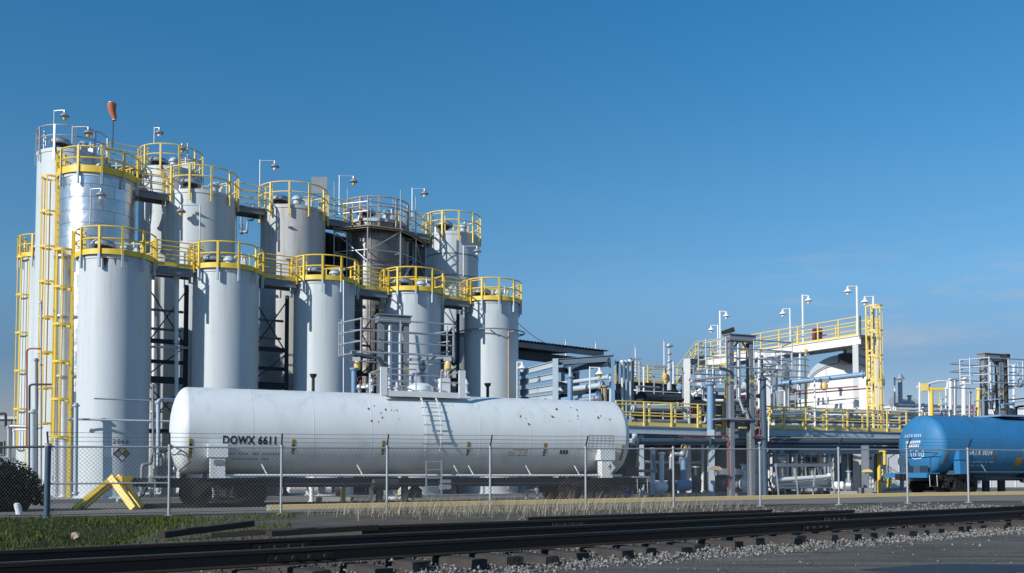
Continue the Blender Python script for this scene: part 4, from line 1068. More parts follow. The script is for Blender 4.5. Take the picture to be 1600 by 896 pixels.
# jar lights under the first gantry's cage
for px, lb in ((554, 'amber jar light on a bracket left of the first gantry'), (696, 'amber jar light on a bracket right of the first gantry')):
    b = P(px, 640, 37.2); tp = P(px, 560, 37.2)
    t = T('jar_light', lb, 'lamp', b, 0, 'amber jar lights'); h = tp.z-b.z
    mb = MB(); mb.tube([(0, 0, 0), (0, 0, h)], .04, 8); mb.build('pole', 'galv', t)
    mb = MB(); mb.box((.08, -.05, h-.05), (.3, .2, .16)); hd = mb.build('lamp_head', 'galv', t)
    mb = MB(); mb.lathe([(.11, 0), (.13, -.1), (.12, -.28), (.06, -.34)], (.1, -.05, h-.14), 14); mb.build('jar', 'amber', hd)

# ------------------------------------------------------------------ generic process equipment helpers
def pipe(label, pts, r, m, name='pipe', group=None, fl=True, n=10, cat='pipe'):
    pts = [P(*p) if p[2] > 20 or True else p for p in pts]
    return wpipe(label, pts, r, m, name, group, fl, n, cat)
def wpipe(label, pts, r, m, name='pipe', group=None, fl=True, n=10, cat='pipe'):
    t = T(name, label, cat, pts[0], 0, group)
    # round the corners
    out = [pts[0]]
    for i in range(1, len(pts)-1):
        a, b, c = pts[i-1], pts[i], pts[i+1]; k = min(r*2.2, (a-b).length*.45, (c-b).length*.45)
        p, q = b+(a-b).normalized()*k, b+(c-b).normalized()*k
        for j in range(5): s_ = j/4; out.append(p*(1-s_)**2+b*2*s_*(1-s_)+q*s_*s_)
    out.append(pts[-1])
    mb = MB(); mb.tube(out, r, n); mb.build('barrel', m, t, True)
    if fl:
        Lt = (pts[1]-pts[0]).length; k = max(1, min(4, int(Lt/2.5)))
        for i in range(k+1):
            c = pts[0].lerp(pts[1], (i+.03)/(k+.06)); d = (pts[1]-pts[0]).normalized()
            mb = MB(); mb.tube([c-d*.035, c+d*.035], r*1.5+.01, n); mb.build('flange', m, t, True)
    return t
def frame_thing(name, label, cat, group=None, o=(0, 0, 0)): return T(name, label, cat, o, 0, group)
def col(t, px, y0, y1, Y, w, m, name='column', d=None):
    a, b = P(px, y0, Y), P(px, y1, Y); b.x = a.x = (a.x+b.x)/2; mb = MB(); mb.ibeam(a, b, w, d or w, (0, 1, 0), w*.12); mb.build(name, m, t, True)
def bm_(t, p, q, w, h, m, name='beam', box=False):
    a, b = P(*p), P(*q); mb = MB(); (mb.beam if box else mb.ibeam)(a, b, w, h); mb.build(name, m, t, True)

# pipes and gear at the foot of the silos, left
pipe('thin horizontal pipe crossing low in front of the silo marked 2066', [(104, 655, 38.0), (282, 659, 38.6)], .045, 'galv')
pipe('thin pipe stub high across the silo marked 2066', [(147, 623, 38.0), (282, 628, 38.8)], .03, 'steel', fl=False)
pipe('upright blue-grey pipe left of the silo marked 2066', [(118, 775, 37.8), (119, 630, 37.8)], .085, 'lightblue')
pipe('upright grey pipe by the left end of the white tank wagon', [(247, 770, 37.0), (247, 625, 37.0), (285, 626, 38.3)], .07, 'lightblue')
pipe('second upright pipe by the left end of the white tank wagon', [(240, 765, 38.0), (239, 600, 38.0)], .05, 'steel')
pipe('shiny insulated riser between the silo marked 2066 and its neighbour', [(243, 760, 43.0), (243, 418, 43.0)], .22, 'alupipe')
pipe('thin white riser left of the second front silo', [(276, 640, 41.6), (276, 430, 41.6)], .09, 'white2')
pipe('thin rail pipe under the first front gangway', [(232, 427, 40.2), (298, 433, 41.6)], .03, 'galv', fl=False)
pipe('bent pale pipe running between first two front silos', [(234, 600, 40.4), (234, 542, 40.4), (296, 544, 41.8)], .05, 'galv')
pipe('thin vertical conduit on the middle front silo', [(537, 640, 43.0), (537, 438, 43.4)], .04, 'galv', fl=False)
pipe('dark conduit at the right side of the last front silo', [(806, 640, 50.0), (806, 470, 50.3)], .05, 'steel')
pipe('white pipe standing up beside the gantry front column', [(632, 610, 38.2), (632, 500, 38.2)], .16, 'alupipe')
pipe('blue pipe cluster post rising behind the white wagon top', [(553, 640, 36.9), (553, 575, 36.9)], .1, 'blue_pipe')
pipe('grey hooked vent pipe right of the first gantry', [(662, 640, 38.6), (662, 590, 38.6), (662, 560, 38.6)], .06, 'galv')
for px, lb in ((489, 'black funnel-topped pipe rising behind the white wagon, left one'), (762, 'black funnel-topped pipe rising behind the white wagon, right one')):
    b = P(px, 640, 38.5 if px > 600 else 35.8); tp = P(px, 590 if px < 600 else 604, b.y)
    t = T('funnel_pipe', lb, 'pipe', b, 0, 'black funnel pipes'); h = tp.z-b.z
    mb = MB(); mb.tube([(0, 0, 0), (0, 0, h)], .06, 10); mb.build('stem', 'black', t)
    mb = MB(); mb.lathe([(.07, 0), (.12, .06), (.14, .14), (.12, .15)], (0, 0, h-.02), 14); mb.build('funnel', 'black', t)
b = P(728, 640, 37.6); t = T('white_valve_post', 'white post with a finned valve on it behind the white wagon', 'valve', b); mb = MB(); mb.lathe([(.07, 0), (.07, .6), (.16, .62), (.16, .68), (.08, .7), (.08, .95), (.12, 1.0), (.03, 1.2)], (0, 0, 0), 12); mb.build('body', 'white2', t); mb = MB(); mb.tube([(-.16, 0, .5), (.16, 0, .5)], .04, 6); mb.build('handle', 'galv', t)
pl('floodlight on a white post at the corner of the last front silo', 808, 640, 565, 47.5, (.25, -.1), m='white2')

# shed with corrugated roof
s0, s1 = P(800, 534, 55.0), P(946, 547.5, 60.0); s0.z = s1.z = (s0.z+s1.z)/2
dS = (s1-s0); dS.z = 0; LS = dS.length; dS.normalize(); nS = Vector((-dS.y, dS.x, 0))
s0 = s0-dS*7; LS += 7
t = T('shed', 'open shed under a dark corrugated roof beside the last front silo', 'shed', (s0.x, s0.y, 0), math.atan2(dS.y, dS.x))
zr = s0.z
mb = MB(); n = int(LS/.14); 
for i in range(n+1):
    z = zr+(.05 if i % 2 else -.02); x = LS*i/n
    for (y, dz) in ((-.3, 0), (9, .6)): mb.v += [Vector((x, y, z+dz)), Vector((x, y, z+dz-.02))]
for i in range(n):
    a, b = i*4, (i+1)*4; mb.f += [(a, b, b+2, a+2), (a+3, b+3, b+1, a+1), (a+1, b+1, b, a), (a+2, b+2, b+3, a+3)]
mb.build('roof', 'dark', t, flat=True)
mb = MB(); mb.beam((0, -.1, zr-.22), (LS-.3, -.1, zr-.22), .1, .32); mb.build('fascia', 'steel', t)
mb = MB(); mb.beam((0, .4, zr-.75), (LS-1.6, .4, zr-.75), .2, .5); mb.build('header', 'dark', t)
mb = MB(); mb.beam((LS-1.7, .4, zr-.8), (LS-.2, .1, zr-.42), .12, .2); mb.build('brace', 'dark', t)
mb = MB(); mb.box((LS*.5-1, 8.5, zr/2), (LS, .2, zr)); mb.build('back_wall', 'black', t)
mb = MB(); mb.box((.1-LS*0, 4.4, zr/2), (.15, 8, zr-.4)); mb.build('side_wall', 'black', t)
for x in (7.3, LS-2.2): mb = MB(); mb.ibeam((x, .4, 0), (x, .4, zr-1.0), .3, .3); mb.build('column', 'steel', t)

ca, cb = P(809, 505, 49.6), P(884, 543, 57.5)
t = T('cable', 'thin cable sagging from the last front silo to the corrugated roof', 'cable', ca); mb = MB(); mb.tube([ca.lerp(cb, i/10)+Vector((0, 0, -.35*math.sin(math.pi*i/10))) for i in range(11)], .016, 5); mb.build('strand', 'dark', t, True)
# pipe rack in front of the shed
t = frame_thing('pipe_rack', 'pale blue steel pipe rack in front of the corrugated shed', 'pipe rack', o=P(868, 744, 46))
col(t, 868, 790, 561, 46.0, .26, 'lightblue'); col(t, 818, 790, 575, 51.5, .24, 'lightblue')
col(t, 880, 790, 575, 52.0, .2, 'steel')
for ya, yb in ((569, 583), (588, 598), (606, 614), (620, 626)):
    bm_(t, (866, ya, 46.1), (813, yb, 51.4), .16, .3, 'lightblue')
bm_(t, (868, 566, 46.3), (958, 560, 44.6), .18, .3, 'blue_dark'); 
for ya, yb in ((578, 580), (600, 606), (624, 628)): bm_(t, (868, ya, 46.0), (905, yb, 49.0), .14, .24, 'blue_dark')
col(t, 958, 790, 559, 44.5, .16, 'blue_pipe')
pipe('broad dark blue duct sloping along the rack top', [(884, 577, 47.5), (957, 566, 44.7)], .17, 'blue_dark')
pipe('grey pipe turning down at a bright elbow behind the wagon right end', [(866, 601, 47.6), (955, 589, 44.9), (955, 640, 44.9)], .1, 'lightblue')
pipe('pale pipe with a tan elbow leg going down', [(868, 612, 47.2), (943, 602, 45.0)], .14, 'lightblue')
pipe('tan primer pipe leg below the pale pipe', [(944, 603, 44.9), (944, 645, 44.9)], .14, 'tan')
pipe('low blue pipe just above the white wagon top', [(850, 629, 46.8), (938, 617, 44.6)], .12, 'blue_pipe')
pipe('low grey pipe just above the white wagon top', [(860, 632, 46.3), (938, 622, 44.3)], .12, 'alupipe')
pipe('thick upright blue pipe with bolts beside the rack column', [(891, 640, 44.8), (891, 588, 44.8)], .13, 'blue_pipe')
pipe('thin upright pipe on top of the thick blue one', [(891, 588, 44.8), (891, 574, 44.8)], .07, 'lightblue', fl=False)
for i, (px, yt, r, m, lb) in enumerate(((965, 564, .05, 'blue_dark', 'thin dark'), (972, 563, .065, 'white2', 'thin cream'), (978, 563, .075, 'lightblue', 'pale blue'), (984, 562, .085, 'white2', 'thick white'), (989, 562, .05, 'steel', 'slim grey'))):
    pipe('%s upright pipe in the tight bank at the rack corner' % lb, [(px, 660, 45.2+.15*i), (px, yt, 45.2+.15*i)], r, m, group='upright pipe bank')
pl('white lamp pole rising behind the white wagon right end', 922, 650, 573, 44.2, (.45, 0), m='white2', bulb='amber')
def mast(label, px, y0, y1, Y, cross=(), r=.05):
    a, b = P(px, y0, Y), P(px, y1, Y); t = T('mast', label, 'mast', a, 0, 'thin white masts'); h = b.z-a.z
    mb = MB(); mb.tube([(0, 0, 0), (0, 0, h)], [r, r*.6], 8); mb.build('pole', 'white2', t)
    for c in cross: mb = MB(); mb.tube([(-.42, 0, h*c), (.42, 0, h*c)], .04, 6); mb.tube([(0, -.14, h*c), (0, .14, h*c)], .09, 8); mb.build('cross_arm', 'galv', t)
    mb = MB(); mb.ball((0, 0, h), r*1.3, 8); mb.build('finial', 'galv', t)
mast('thin white mast above the corrugated roof edge', 931, 600, 535, 64, (.5,))
mast('thin mast tip over the corrugated roof middle', 884, 560, 532, 68, (.45,))
mast('white mast with a flat cross piece between rack and stairs', 993, 610, 542, 62, (.72,))
mast('white mast behind the valve tower near the stairs', 1038, 610, 532, 62, ())
t = T('valve_tower', 'grey valve tower with two jar heads left of the yellow stairs', 'valve tower', P(1046, 610, 58))
b = P(1046, 610, 58); h = P(1046, 537, 58).z-b.z
mb = MB(); mb.tube([(0, 0, 0), (0, 0, h*.55)], .14, 10); mb.tube([(0, 0, h*.55), (0, 0, h)], .07, 8); mb.build('stem', 'lightblue', t)
for f_, r in ((.45, .22), (.62, .18), (.78, .15), (.95, .24)): mb = MB(); mb.lathe([(r, -.05), (r, .05)], (0, 0, h*f_), 12); mb.build('collar', 'galv', t)
mb = MB(); mb.box((-.5, 0, h*.5), (.7, .2, .16)); mb.build('bracket', 'steel', t); mb = MB(); mb.lathe([(.15, 0), (.18, -.25), (.1, -.4)], (-.3, -.2, h*.35), 12); mb.build('jar', 'amber', t)

# long yellow-railed walkway
def walkway(label, p, q, mrail, mbeam, cols=(), bh=.34, hr=1.07, sp=1.35, w=1.4, group='railed walkways', zcol=0, both=True, kick=.16, ccol='lightblue'):
    """p, q: world points of the deck's front edge"""
    d = (q-p); d.normalize(); dx = Vector((d.x, d.y, 0)).normalized(); n = Vector((-dx.y, dx.x, 0))
    t = T('walkway', label, 'walkway', (p.x, p.y, 0), 0, group)
    mb = MB(); mb.beam(p+n*(w/2), q+n*(w/2), w-.1, .05); mb.build('deck', 'steel', t, True)
    for o in (0, w):
        mb = MB(); mb.ibeam(p+n*o+Vector((0, 0, -bh/2)), q+n*o+Vector((0, 0, -bh/2)), .16, bh); mb.build('girder', mbeam, t, True)
    L_ = (q-p).length; k = max(1, round(L_/sp))
    for o in ((0, w) if both else (0,)):
        for zz in (hr, hr*.55):
            mb = MB(); mb.tube([p+n*o+Vector((0, 0, zz)), q+n*o+Vector((0, 0, zz))], .032, 7); mb.build('hand_rail', mrail, t, True)
        mb = MB(); mb.beam(p+n*o+Vector((0, 0, kick/2+.02)), q+n*o+Vector((0, 0, kick/2+.02)), .02, kick); mb.build('kick_plate', mrail, t, True)
        for i in range(k+1):
            c = p.lerp(q, i/k)+n*(o-.04 if o == 0 else o+.04); mb = MB(); mb.box(c+Vector((0, 0, hr/2)), (.075, .06, hr), Matrix.Rotation(math.atan2(dx.y, dx.x), 3, 'Z')); mb.build('post', mrail, t, True)
    for (s_, o, wd) in cols:
        c = p.lerp(q, s_)+n*o; mb = MB(); mb.ibeam(Vector((c.x, c.y, zcol)), c+Vector((0, 0, -bh)), wd, wd, (0, 1, 0)); mb.build('column', ccol, t, True)
    return t
wa, wb_ = P(962, 671, 41.7), P(1130, 672.5, 44.5)
wa.z = wb_.z = 3.15
walkway('yellow railed walkway beside the right end of the white wagon', wa, wb_, 'yellow_pale', 'lightblue', ((.25, .2, .2), (.9, .2, .26)), w=1.6)
wc, wd_ = P(1190, 672, 45.6), P(1445, 673.5, 50.2); wc.z = wd_.z = 3.2
walkway('longer yellow railed walkway leading behind the blue wagon', wc, wd_, 'yellow_pale', 'lightblue', ((.1, .3, .2), (.62, .3, .22), (.97, .3, .22)), w=1.6)
we, wf = P(1128, 672.5, 45.2), P(1192, 672, 46.2); we.z = wf.z = 3.12
t = T('bridge_girder', 'grey girder platform joining the two yellow railed walkways under the gantry', 'girder', (we.x, we.y, 0)); mb = MB(); mb.beam(we+Vector((0, 0, -.2)), wf+Vector((0, 0, -.2)), .3, .5); mb.build('girder', 'steel', t, True); mb = MB(); mb.beam(we+Vector((0, .8, .08)), wf+Vector((0, .8, .08)), 1.2, .05); mb.build('deck', 'galv', t, True)
# upper far walkway left of stairs
wg, wh = P(984, 596, 57), P(1066, 603, 59); wg.z = wh.z = (wg.z+wh.z)/2
walkway('yellow railed upper walkway ending at the stairs', wg, wh, 'yellow_pale', 'dark', ((.08, .2, .25), (.95, .2, .25)), bh=.9)
# high catwalk
ka, kb = P(1345, 524, 53.5), P(1088, 558, 65.0); ka.z = kb.z = (ka.z+kb.z)/2-.1
walkway('high white catwalk with yellow rails above the arch-fronted tank', kb, ka, 'yellow_pale', 'white2', (), bh=.5, w=1.5, sp=1.5, kick=.1, group='railed walkways')
zk = ka.z
def white_frame():
    t = T('catwalk_frame', 'white steel frame carrying the high catwalk', 'steel frame', (ka.x, ka.y, 0))
    for f_, o, w in ((.025, .06, .24), (.99, -.1, .26), (.52, -.1, .22), (.01, -1.4, .2), (.99, -1.4, .2)):
        c = ka.lerp(kb, f_); d = (kb-ka).normalized(); n = Vector((-d.y, d.x, 0)); c = c+n*o
        mb = MB(); mb.beam(Vector((c.x, c.y, 0)), Vector((c.x, c.y, zk-.52)), w, w, (0, 1, 0)); mb.build('column', 'white2', t, True)
    for zz in (5.3,):
        a, b = ka.lerp(kb, .03), ka.lerp(kb, .5); a.z = b.z = zz; mb = MB(); mb.beam(a, b, .2, .42); mb.build('cross_beam', 'white2', t, True)
    return t
white_frame()
# stairs from the upper far walkway to the catwalk
st = T('stairs', 'steep stairs with yellow rails climbing to the high catwalk', 'stairs', P(1062, 600, 60))
sa, sb_ = P(1058, 598, 60.5), P(1089, 556, 64.5)
for o in (Vector((0, 0, 0)), Vector((.55, .6, 0))):
    mb = MB(); mb.beam(sa+o, sb_+o, .06, .28); mb.build('stringer', 'white2', st, True)
    for zz in (1.0, .55): mb = MB(); mb.tube([sa+o+Vector((0, 0, zz)), sb_+o+Vector((0, 0, zz))], .035, 7); mb.build('hand_rail', 'yellow_pale', st, True)
    for i in range(4): c = sa.lerp(sb_, i/3)+o; mb = MB(); mb.box(c+Vector((0, 0, .5)), (.06, .06, 1.0)); mb.build('post', 'yellow_pale', st, True)
for i in range(10): c = sa.lerp(sb_, (i+.5)/10)+Vector((.28, .3, .05)); mb = MB(); mb.box(c, (.8, .5, .04)); mb.build('tread', 'dark', st, True)
# lower white column and beam near stairs
t = frame_thing('portal_frame', 'white portal frame left of the gantry carrying a grey cross beam', 'steel frame', o=P(1074, 744, 49)); col(t, 1074, 770, 561, 49.0, .3, 'white2'); bm_(t, (1074, 565, 49.2), (1098, 566, 50.5), .2, .28, 'steel'); bm_(t, (1074, 628, 49.1), (1200, 632, 53.0), .2, .2, 'steel'); col(t, 1200, 770, 552, 50.0, .34, 'white2')

# arch-topped white tank housing with the catwalk's shadow shaped as a raised band
vc = P(1322, 744, 57.0); yaw = R(-20)
t = T('vaulted_tank', 'white arch-fronted tank housing, its catwalk shadow modelled as a curved band on top', 'tank', (vc.x, 57.0, 0), yaw)
hw, zs_, rise = 2.12, P(1319, 602, 57).z, 1.32
def arch(hw_, rise_, k=28): return [(-hw_*math.cos(math.pi*i/k), zs_+rise_*math.sin(math.pi*i/k)) for i in range(k+1)]
mb = MB(); a = [(-hw, 0)]+arch(hw, rise)+[(hw, 0)]; n = len(a)
mb.v = [Vector((x, 0, z)) for x, z in a]+[Vector((x, 4.5, z)) for x, z in a]
mb.f = [tuple(range(n)), tuple(reversed(range(n, 2*n)))]+[(i+1, i, n+i, n+i+1) for i in range(n-1)]
mb.build('housing', 'white2', t)
mb = MB(); ai, ao = arch(hw+.02, rise+.02), arch(hw+.12, rise+.52); n = len(ai)
for y in (-.06, 4.9): mb.v += [Vector((x, y, z)) for x, z in ai]+[Vector((x, y, z)) for x, z in ao]
for i in range(n-1): mb.f += [(i, i+1, n+i+1, n+i), (2*n+i+1, 2*n+i, 3*n+i, 3*n+i+1), (n+i, n+i+1, 3*n+i+1, 3*n+i), (i+1, i, 2*n+i, 2*n+i+1)]
mb.f += [(0, n, 3*n, 2*n), (n-1, 3*n-1, 4*n-1, 2*n-1)]
mb.build('shadow_band', 'lightblue', t)
mb = MB(); ar = arch(hw-.05, rise-.05); mb.tube([Vector((x, -.04, z)) for x, z in ar], .04, 6); mb.build('edge_trim', 'galv', t)
for x in (-1.05, .75): mb = MB(); mb.box((x, -.012, zs_*.5+.6), (.025, .02, zs_+1.0)); mb.build('panel_seam', 'galv', t)
mb = MB(); mb.lathe([(.13, 0), (.13, .35), (.08, .4)], (1.55, -.16, zs_-.1), 12); mb.build('vent_stub', 'galv', t)
mb = MB(); mb.box((.9, 2.2, zs_+rise+.9), (1.4, 1.4, .9)); mb.build('roof_box', 'dark', t)
t = T('junction_box', 'dark box hung beneath the high catwalk near its right column', 'box', (ka.x, ka.y, zk-.9)); c = ka.lerp(kb, .16); c.z = zk-1.0; mb = MB(); mb.box(c+Vector((1.2, .9, 0)), (.7, .5, .6)); mb.build('case', 'dark', t, True); mb = MB(); mb.box(c+Vector((1.2, .9, .4)), (.2, .2, .25)); mb.build('hanger', 'steel', t, True)
# right caged ladder
lb0 = P(1362, 744, 52.0); ladder('pale yellow caged ladder up the right end of the high catwalk', Vector((lb0.x, 52.0, 0)), 2.6, zk+1.35, R(-55), 'yellow_pale', .8, hoop=1.35, w=.55, cr=.42)
ladder('second yellow ladder tucked behind the caged one at the catwalk end', Vector((lb0.x+.75, 54.2, 0)), 2.6, zk+1.15, R(-30), 'yellow_pale', 2.0, hoop=1.7, w=.5)
# red box on the catwalk
b = P(1277, 524, 57.2); t = T('fire_box', 'dark red equipment box standing on the high catwalk', 'box', (b.x, b.y, zk+.03)); mb = MB(); mb.box((0, 0, .48), (.5, .4, .85)); mb.build('case', 'red', t); mb = MB(); mb.box((-.02, -.21, .5), (.36, .03, .6)); mb.build('door', 'dark', t)
for a in (-.18, .18): mb = MB(); mb.box((a, 0, .03), (.06, .3, .06)); mb.build('foot', 'dark', t)
# catwalk lamps
pl('tall white lamp post at the right corner of the high catwalk', 1340, 524, 447, 53.3, (-.55, -.1), m='white2', r=.06)
pl('white lamp post above the caged ladder', 1366, 560, 463, 52.3, (-.5, -.1), m='white2', r=.055)
pl('white lamp post with lamp on its right side, middle of the catwalk', 1255, 536, 461, 57.4, (.35, .0), m='white2', r=.06)
pl('white lamp post with curved arm behind the catwalk middle', 1235, 535, 482, 59.5, (-.45, .0), m='white2', r=.05)
pl('tall white lamp post above the second gantry', 1126, 600, 486, 61.0, (.4, .0), m='white2', r=.06)
pl('shorter white lamp post left of the second gantry', 1122, 556, 508, 64.0, (-.45, .0), m='white2', r=.05)
b = P(1133, 530, 62.5); t = T('floodlight', 'black floodlight tilted on the catwalk rail', 'floodlight', b); mb = MB(); mb.tube([(0, 0, -.2), (0, 0, .3)], .04, 6); mb.build('stalk', 'black', t); mb = MB(); mb.box((.2, 0, .5), (.8, .35, .3), Matrix.Rotation(R(-20), 3, 'Y')); mb.build('lamp_head', 'black', t)

# pipes across the tank front
pipe('long pale blue pipe crossing in front of the arch-fronted tank', [(1217, 600, 53.5), (1352, 585, 51.2)], .14, 'blue_pipe')
pipe('thin red pipe below the pale blue one, upper', [(1235, 612, 53.6), (1340, 604, 52.0)], .035, 'red', fl=False)
pipe('thin red pipe below the pale blue one, lower', [(1232, 617, 54), (1360, 607, 52)], .035, 'red', fl=False)
pipe('thin tan pipe under the white cross beam', [(1210, 634, 52.6), (1342, 622, 51.4)], .03, 'tan', fl=False)
b = P(1288, 610, 50.5); t = T('jar_light', 'amber jar light on a thin pole before the arch-fronted tank', 'lamp', P(1274, 690, 50.5), 0, 'amber jar lights'); hh = P(1274, 592, 50.5).z-P(1274, 690, 50.5).z
mb = MB(); mb.tube([(0, 0, 0), (0, 0, hh)], .04, 8); mb.build('pole', 'white2', t); mb = MB(); mb.box((.5, 0, hh-.1), (.5, .2, .2)); hd = mb.build('lamp_head', 'galv', t); mb = MB(); mb.lathe([(.13, 0), (.2, -.15), (.17, -.35), (.06, -.42)], (.5, 0, hh-.2), 14); mb.build('jar', 'amber', hd)
# columns
pipe('blue upright pipe standing at the end of the left walkway', [(1110, 690, 43.6), (1110, 598, 43.6)], .16, 'blue_pipe')
pipe('slim blue pipe beside the blue upright one', [(1116, 690, 43.8), (1116, 615, 43.8)], .06, 'blue_pipe')
t = frame_thing('steel_post', 'pale steel post under the blue upright pipe, braced on one side', 'post', o=P(1110, 744, 43.4)); col(t, 1111, 790, 672, 43.4, .28, 'lightblue'); bm_(t, (1112, 708, 43.3), (1133, 682, 43.6), .12, .1, 'galv', 'brace', True); bm_(t, (1112, 737, 43.4), (1197, 738, 45), .2, .28, 'lightblue', 'arm', True)
pipe('thick grey-blue stand pipe from ground to mid height by the second gantry', [(1196, 780, 43.6), (1192, 590, 43.6)], .14, 'blue_dark')
pipe('grey stand pipe just left of the thick one', [(1187, 780, 44.0), (1187, 690, 44.0)], .1, 'lightblue')
pipe('thin pale pipe right of the thick stand pipe', [(1201, 690, 43.4), (1201, 650, 43.4)], .03, 'white2', fl=False)
pipe('long dark blue pipe slung under both walkways', [(990, 690, 41.2), (1110, 690, 43.2), (1425, 692, 49.0)], .145, 'blue_dark')
pipe('thin red and grey pipe bent down before the steel post', [(1062, 682, 41.8), (1138, 682, 43.2), (1140, 765, 43.2)], .035, 'red', fl=False)
pipe('thin red pipe beside the thick stand pipe', [(1175, 683, 43.6), (1187, 683, 43.8), (1187, 645, 43.8)], .035, 'red', fl=False)
pipe('long thin grey pipe just under the right walkway', [(1180, 684, 44), (1420, 686, 48.4)], .04, 'tan', fl=False)
# low beam under the right walkway
t = frame_thing('low_frame', 'dark low steel frame on grey legs under the right walkway', 'steel frame', o=P(1352, 744, 46)); bm_(t, (1200, 702, 44.6), (1412, 704, 48.4), .25, .4, 'blue_dark'); col(t, 1352, 773, 696, 46.4, .28, 'steel'); col(t, 1318, 773, 700, 47.6, .3, 'steel')
for px, Y in ((1352, 46.4), (1318, 47.6)): c = P(px, 744, Y); mb = MB(); mb.box((c.x, c.y, zg(c.x, c.y)+.16), (.5, .5, .34)); mb.build('footing', 'concrete', t, True)
# half-round yellow hoods
def hood(label, px, py, Y, r, m):
    c = P(px, py, Y); t = T('valve_hood', label, 'hood', c, 0, 'half round hoods'); mb = MB(); k = 14
    for y in (-.12, .12):
        for i in range(k+1): a = math.pi*i/k; mb.v.append(Vector((r*math.cos(a), y, r*.62*math.sin(a))))
    for i in range(k): mb.f.append((i, i+1, k+1+i+1, k+1+i))
    mb.f += [tuple(range(k+1)), tuple(reversed(range(k+1, 2*k+2))), (0, k+1, 2*k+1, k)]
    mb.build('shell', m, t); mb = MB(); mb.box((0, 0, -.12), (.12, .1, .24)); mb.build('clamp', 'steel', t)
hood('pale yellow half round hood on the grey leg under the right walkway', 1355, 738, 45.9, .22, 'yellow_pale')
hood('tan half round hood beside the braced pale steel post', 1118, 735, 42.8, .3, 'tan')

# buildings under and behind
box_building('dark_backing', 'low dark block added as backing for the gloom behind the left walkway', 'building', Vector((4.2, 49, 0)), Vector((.89, .45, 0)).normalized(), 10.2, 6, -.05, 5.2, 'clad', 0, 'dark')  # dark block put in to blacken the shaded area under the walkway
pw = P(1158, 744, 53.5)
box_building('control_building', 'white control building under the right walkway with dark windows', 'building', Vector((pw.x, 53.5, 0)), Vector((.89, .45, 0)).normalized(), 10.5, 4, 0, 3.0, 'white2', 3, 'steel')
def cabinet(label, px, Y, w, z1, m, band=True):
    c = P(px, 744, Y); z = zg(c.x, c.y); t = T('cabinet', label, 'cabinet', (c.x, c.y, z+.12), R(15), 'white cabinets'); h = z1-z-.12
    mb = MB(); mb.box((0, 0, h/2), (w, .7, h)); mb.build('body', m, t); mb = MB(); mb.box((0, -.36, h/2), (w-.12, .03, h-.2)); d = mb.build('door', m, t); mb = MB(); mb.box((w/2-.16, -.385, h*.5), (.04, .03, .2)); mb.build('handle', 'dark', d)
    if band: mb = MB(); mb.box((0, -.38, h*.86), (w-.2, .02, .12)); mb.build('vent_slot', 'steel', t)
    mb = MB(); mb.box((0, 0, -.08), (w+.1, .8, .2)); mb.build('plinth', 'concrete', t)
cabinet('tall white cabinet with a grey vent slot near its top', 1308, 48.6, .85, 2.65, 'white2')
cabinet('tall white cabinet carrying a black meter and pipe', 1334, 49.0, .8, 2.6, 'white2', False)
pipe('black meter pipe standing before the second white cabinet', [(1331, 755, 47.6), (1331, 705, 47.6)], .05, 'dark')
pipe('black round meter head on the meter pipe', [(1330, 708, 47.55), (1330, 702, 47.55)], .16, 'dark', name='meter', cat='meter', fl=False)
# skid frame and pipes
t = T('skid_frame', 'grey steel skid frame on splayed legs before the control building', 'skid', P(1258, 775, 44.2))
q0, q1 = P(1212, 727, 43.4), P(1300, 727, 45.0); r0, r1 = P(1215, 762, 43.4), P(1298, 762, 45.0)
for o in (0, 1.0):
    O = Vector((-.3*o, o, 0))
    mb = MB(); mb.beam(q0+O, q1+O, .12, .14); mb.build('top_bar', 'steel', t, True); mb = MB(); mb.beam(r0+O, r1+O, .08, .08); mb.build('bottom_bar', 'steel', t, True)
    for f_, dx in ((0, .12), (.33, .14), (.97, .2), (.7, -.15)):
        a = q0.lerp(q1, f_)+O; mb = MB(); mb.tube([a, Vector((a.x+dx, a.y, zg(a.x, a.y)+.01))], .04, 6); mb.build('leg', 'galv', t, True)
for i, (py, r, m, lb) in enumerate(((747, .11, 'white2', 'upper white'), (754, .09, 'white2', 'middle white'), (760, .1, 'alupipe', 'lowest silvery'))):
    pipe('%s pipe lying inside the grey skid frame' % lb, [(1206, py+4, 44.2+.3*i), (1298, py-2, 45.6+.3*i)], r, m)
def pump(label, px, py, Y, s_, m, m2='dark'):
    c = P(px, py, Y); c.z = zg(c.x, c.y); t = T('pump', label, 'pump', c, R(rnd.uniform(-30, 40)), 'pumps on the pavement')
    RX = Matrix.Rotation(R(90), 3, 'Y')
    mb = MB(); mb.box((0, 0, .1), (1.3*s_, .5*s_, .2)); mb.build('base_plate', 'concrete', t)
    mb = MB(); mb.lathe([(.14*s_, -.5*s_), (.2*s_, -.45*s_), (.2*s_, .0), (.12*s_, .05*s_)], (0, 0, .45*s_), 16, RX); mb.build('motor', m, t)
    mb = MB(); mb.lathe([(.1*s_, .05*s_), (.26*s_, .15*s_), (.26*s_, .35*s_), (.1*s_, .4*s_)], (0, 0, .45*s_), 16, RX); mb.tube([(.25*s_, 0, .5*s_), (.25*s_, 0, 1.1*s_)], .08*s_, 10); mb.build('volute', m2, t)
    mb = MB(); mb.lathe([(.14*s_, 0), (.14*s_, .06)], (.25*s_, 0, 1.1*s_), 12); mb.build('flange', 'galv', t)
pump('pump with a white motor under the left walkway', 1040, 780, 40.2, 1.1, 'white2')
pump('blue motored pump near the braced steel post', 1078, 780, 42.2, 1.2, 'blue_pipe')
pump('dark pump behind the red pipe leg', 1152, 780, 44.4, 1.3, 'steel', 'white2')
pump('grey pump with white casing beside the tall cabinets', 1318, 775, 45.4, 1.0, 'white2', 'galv')
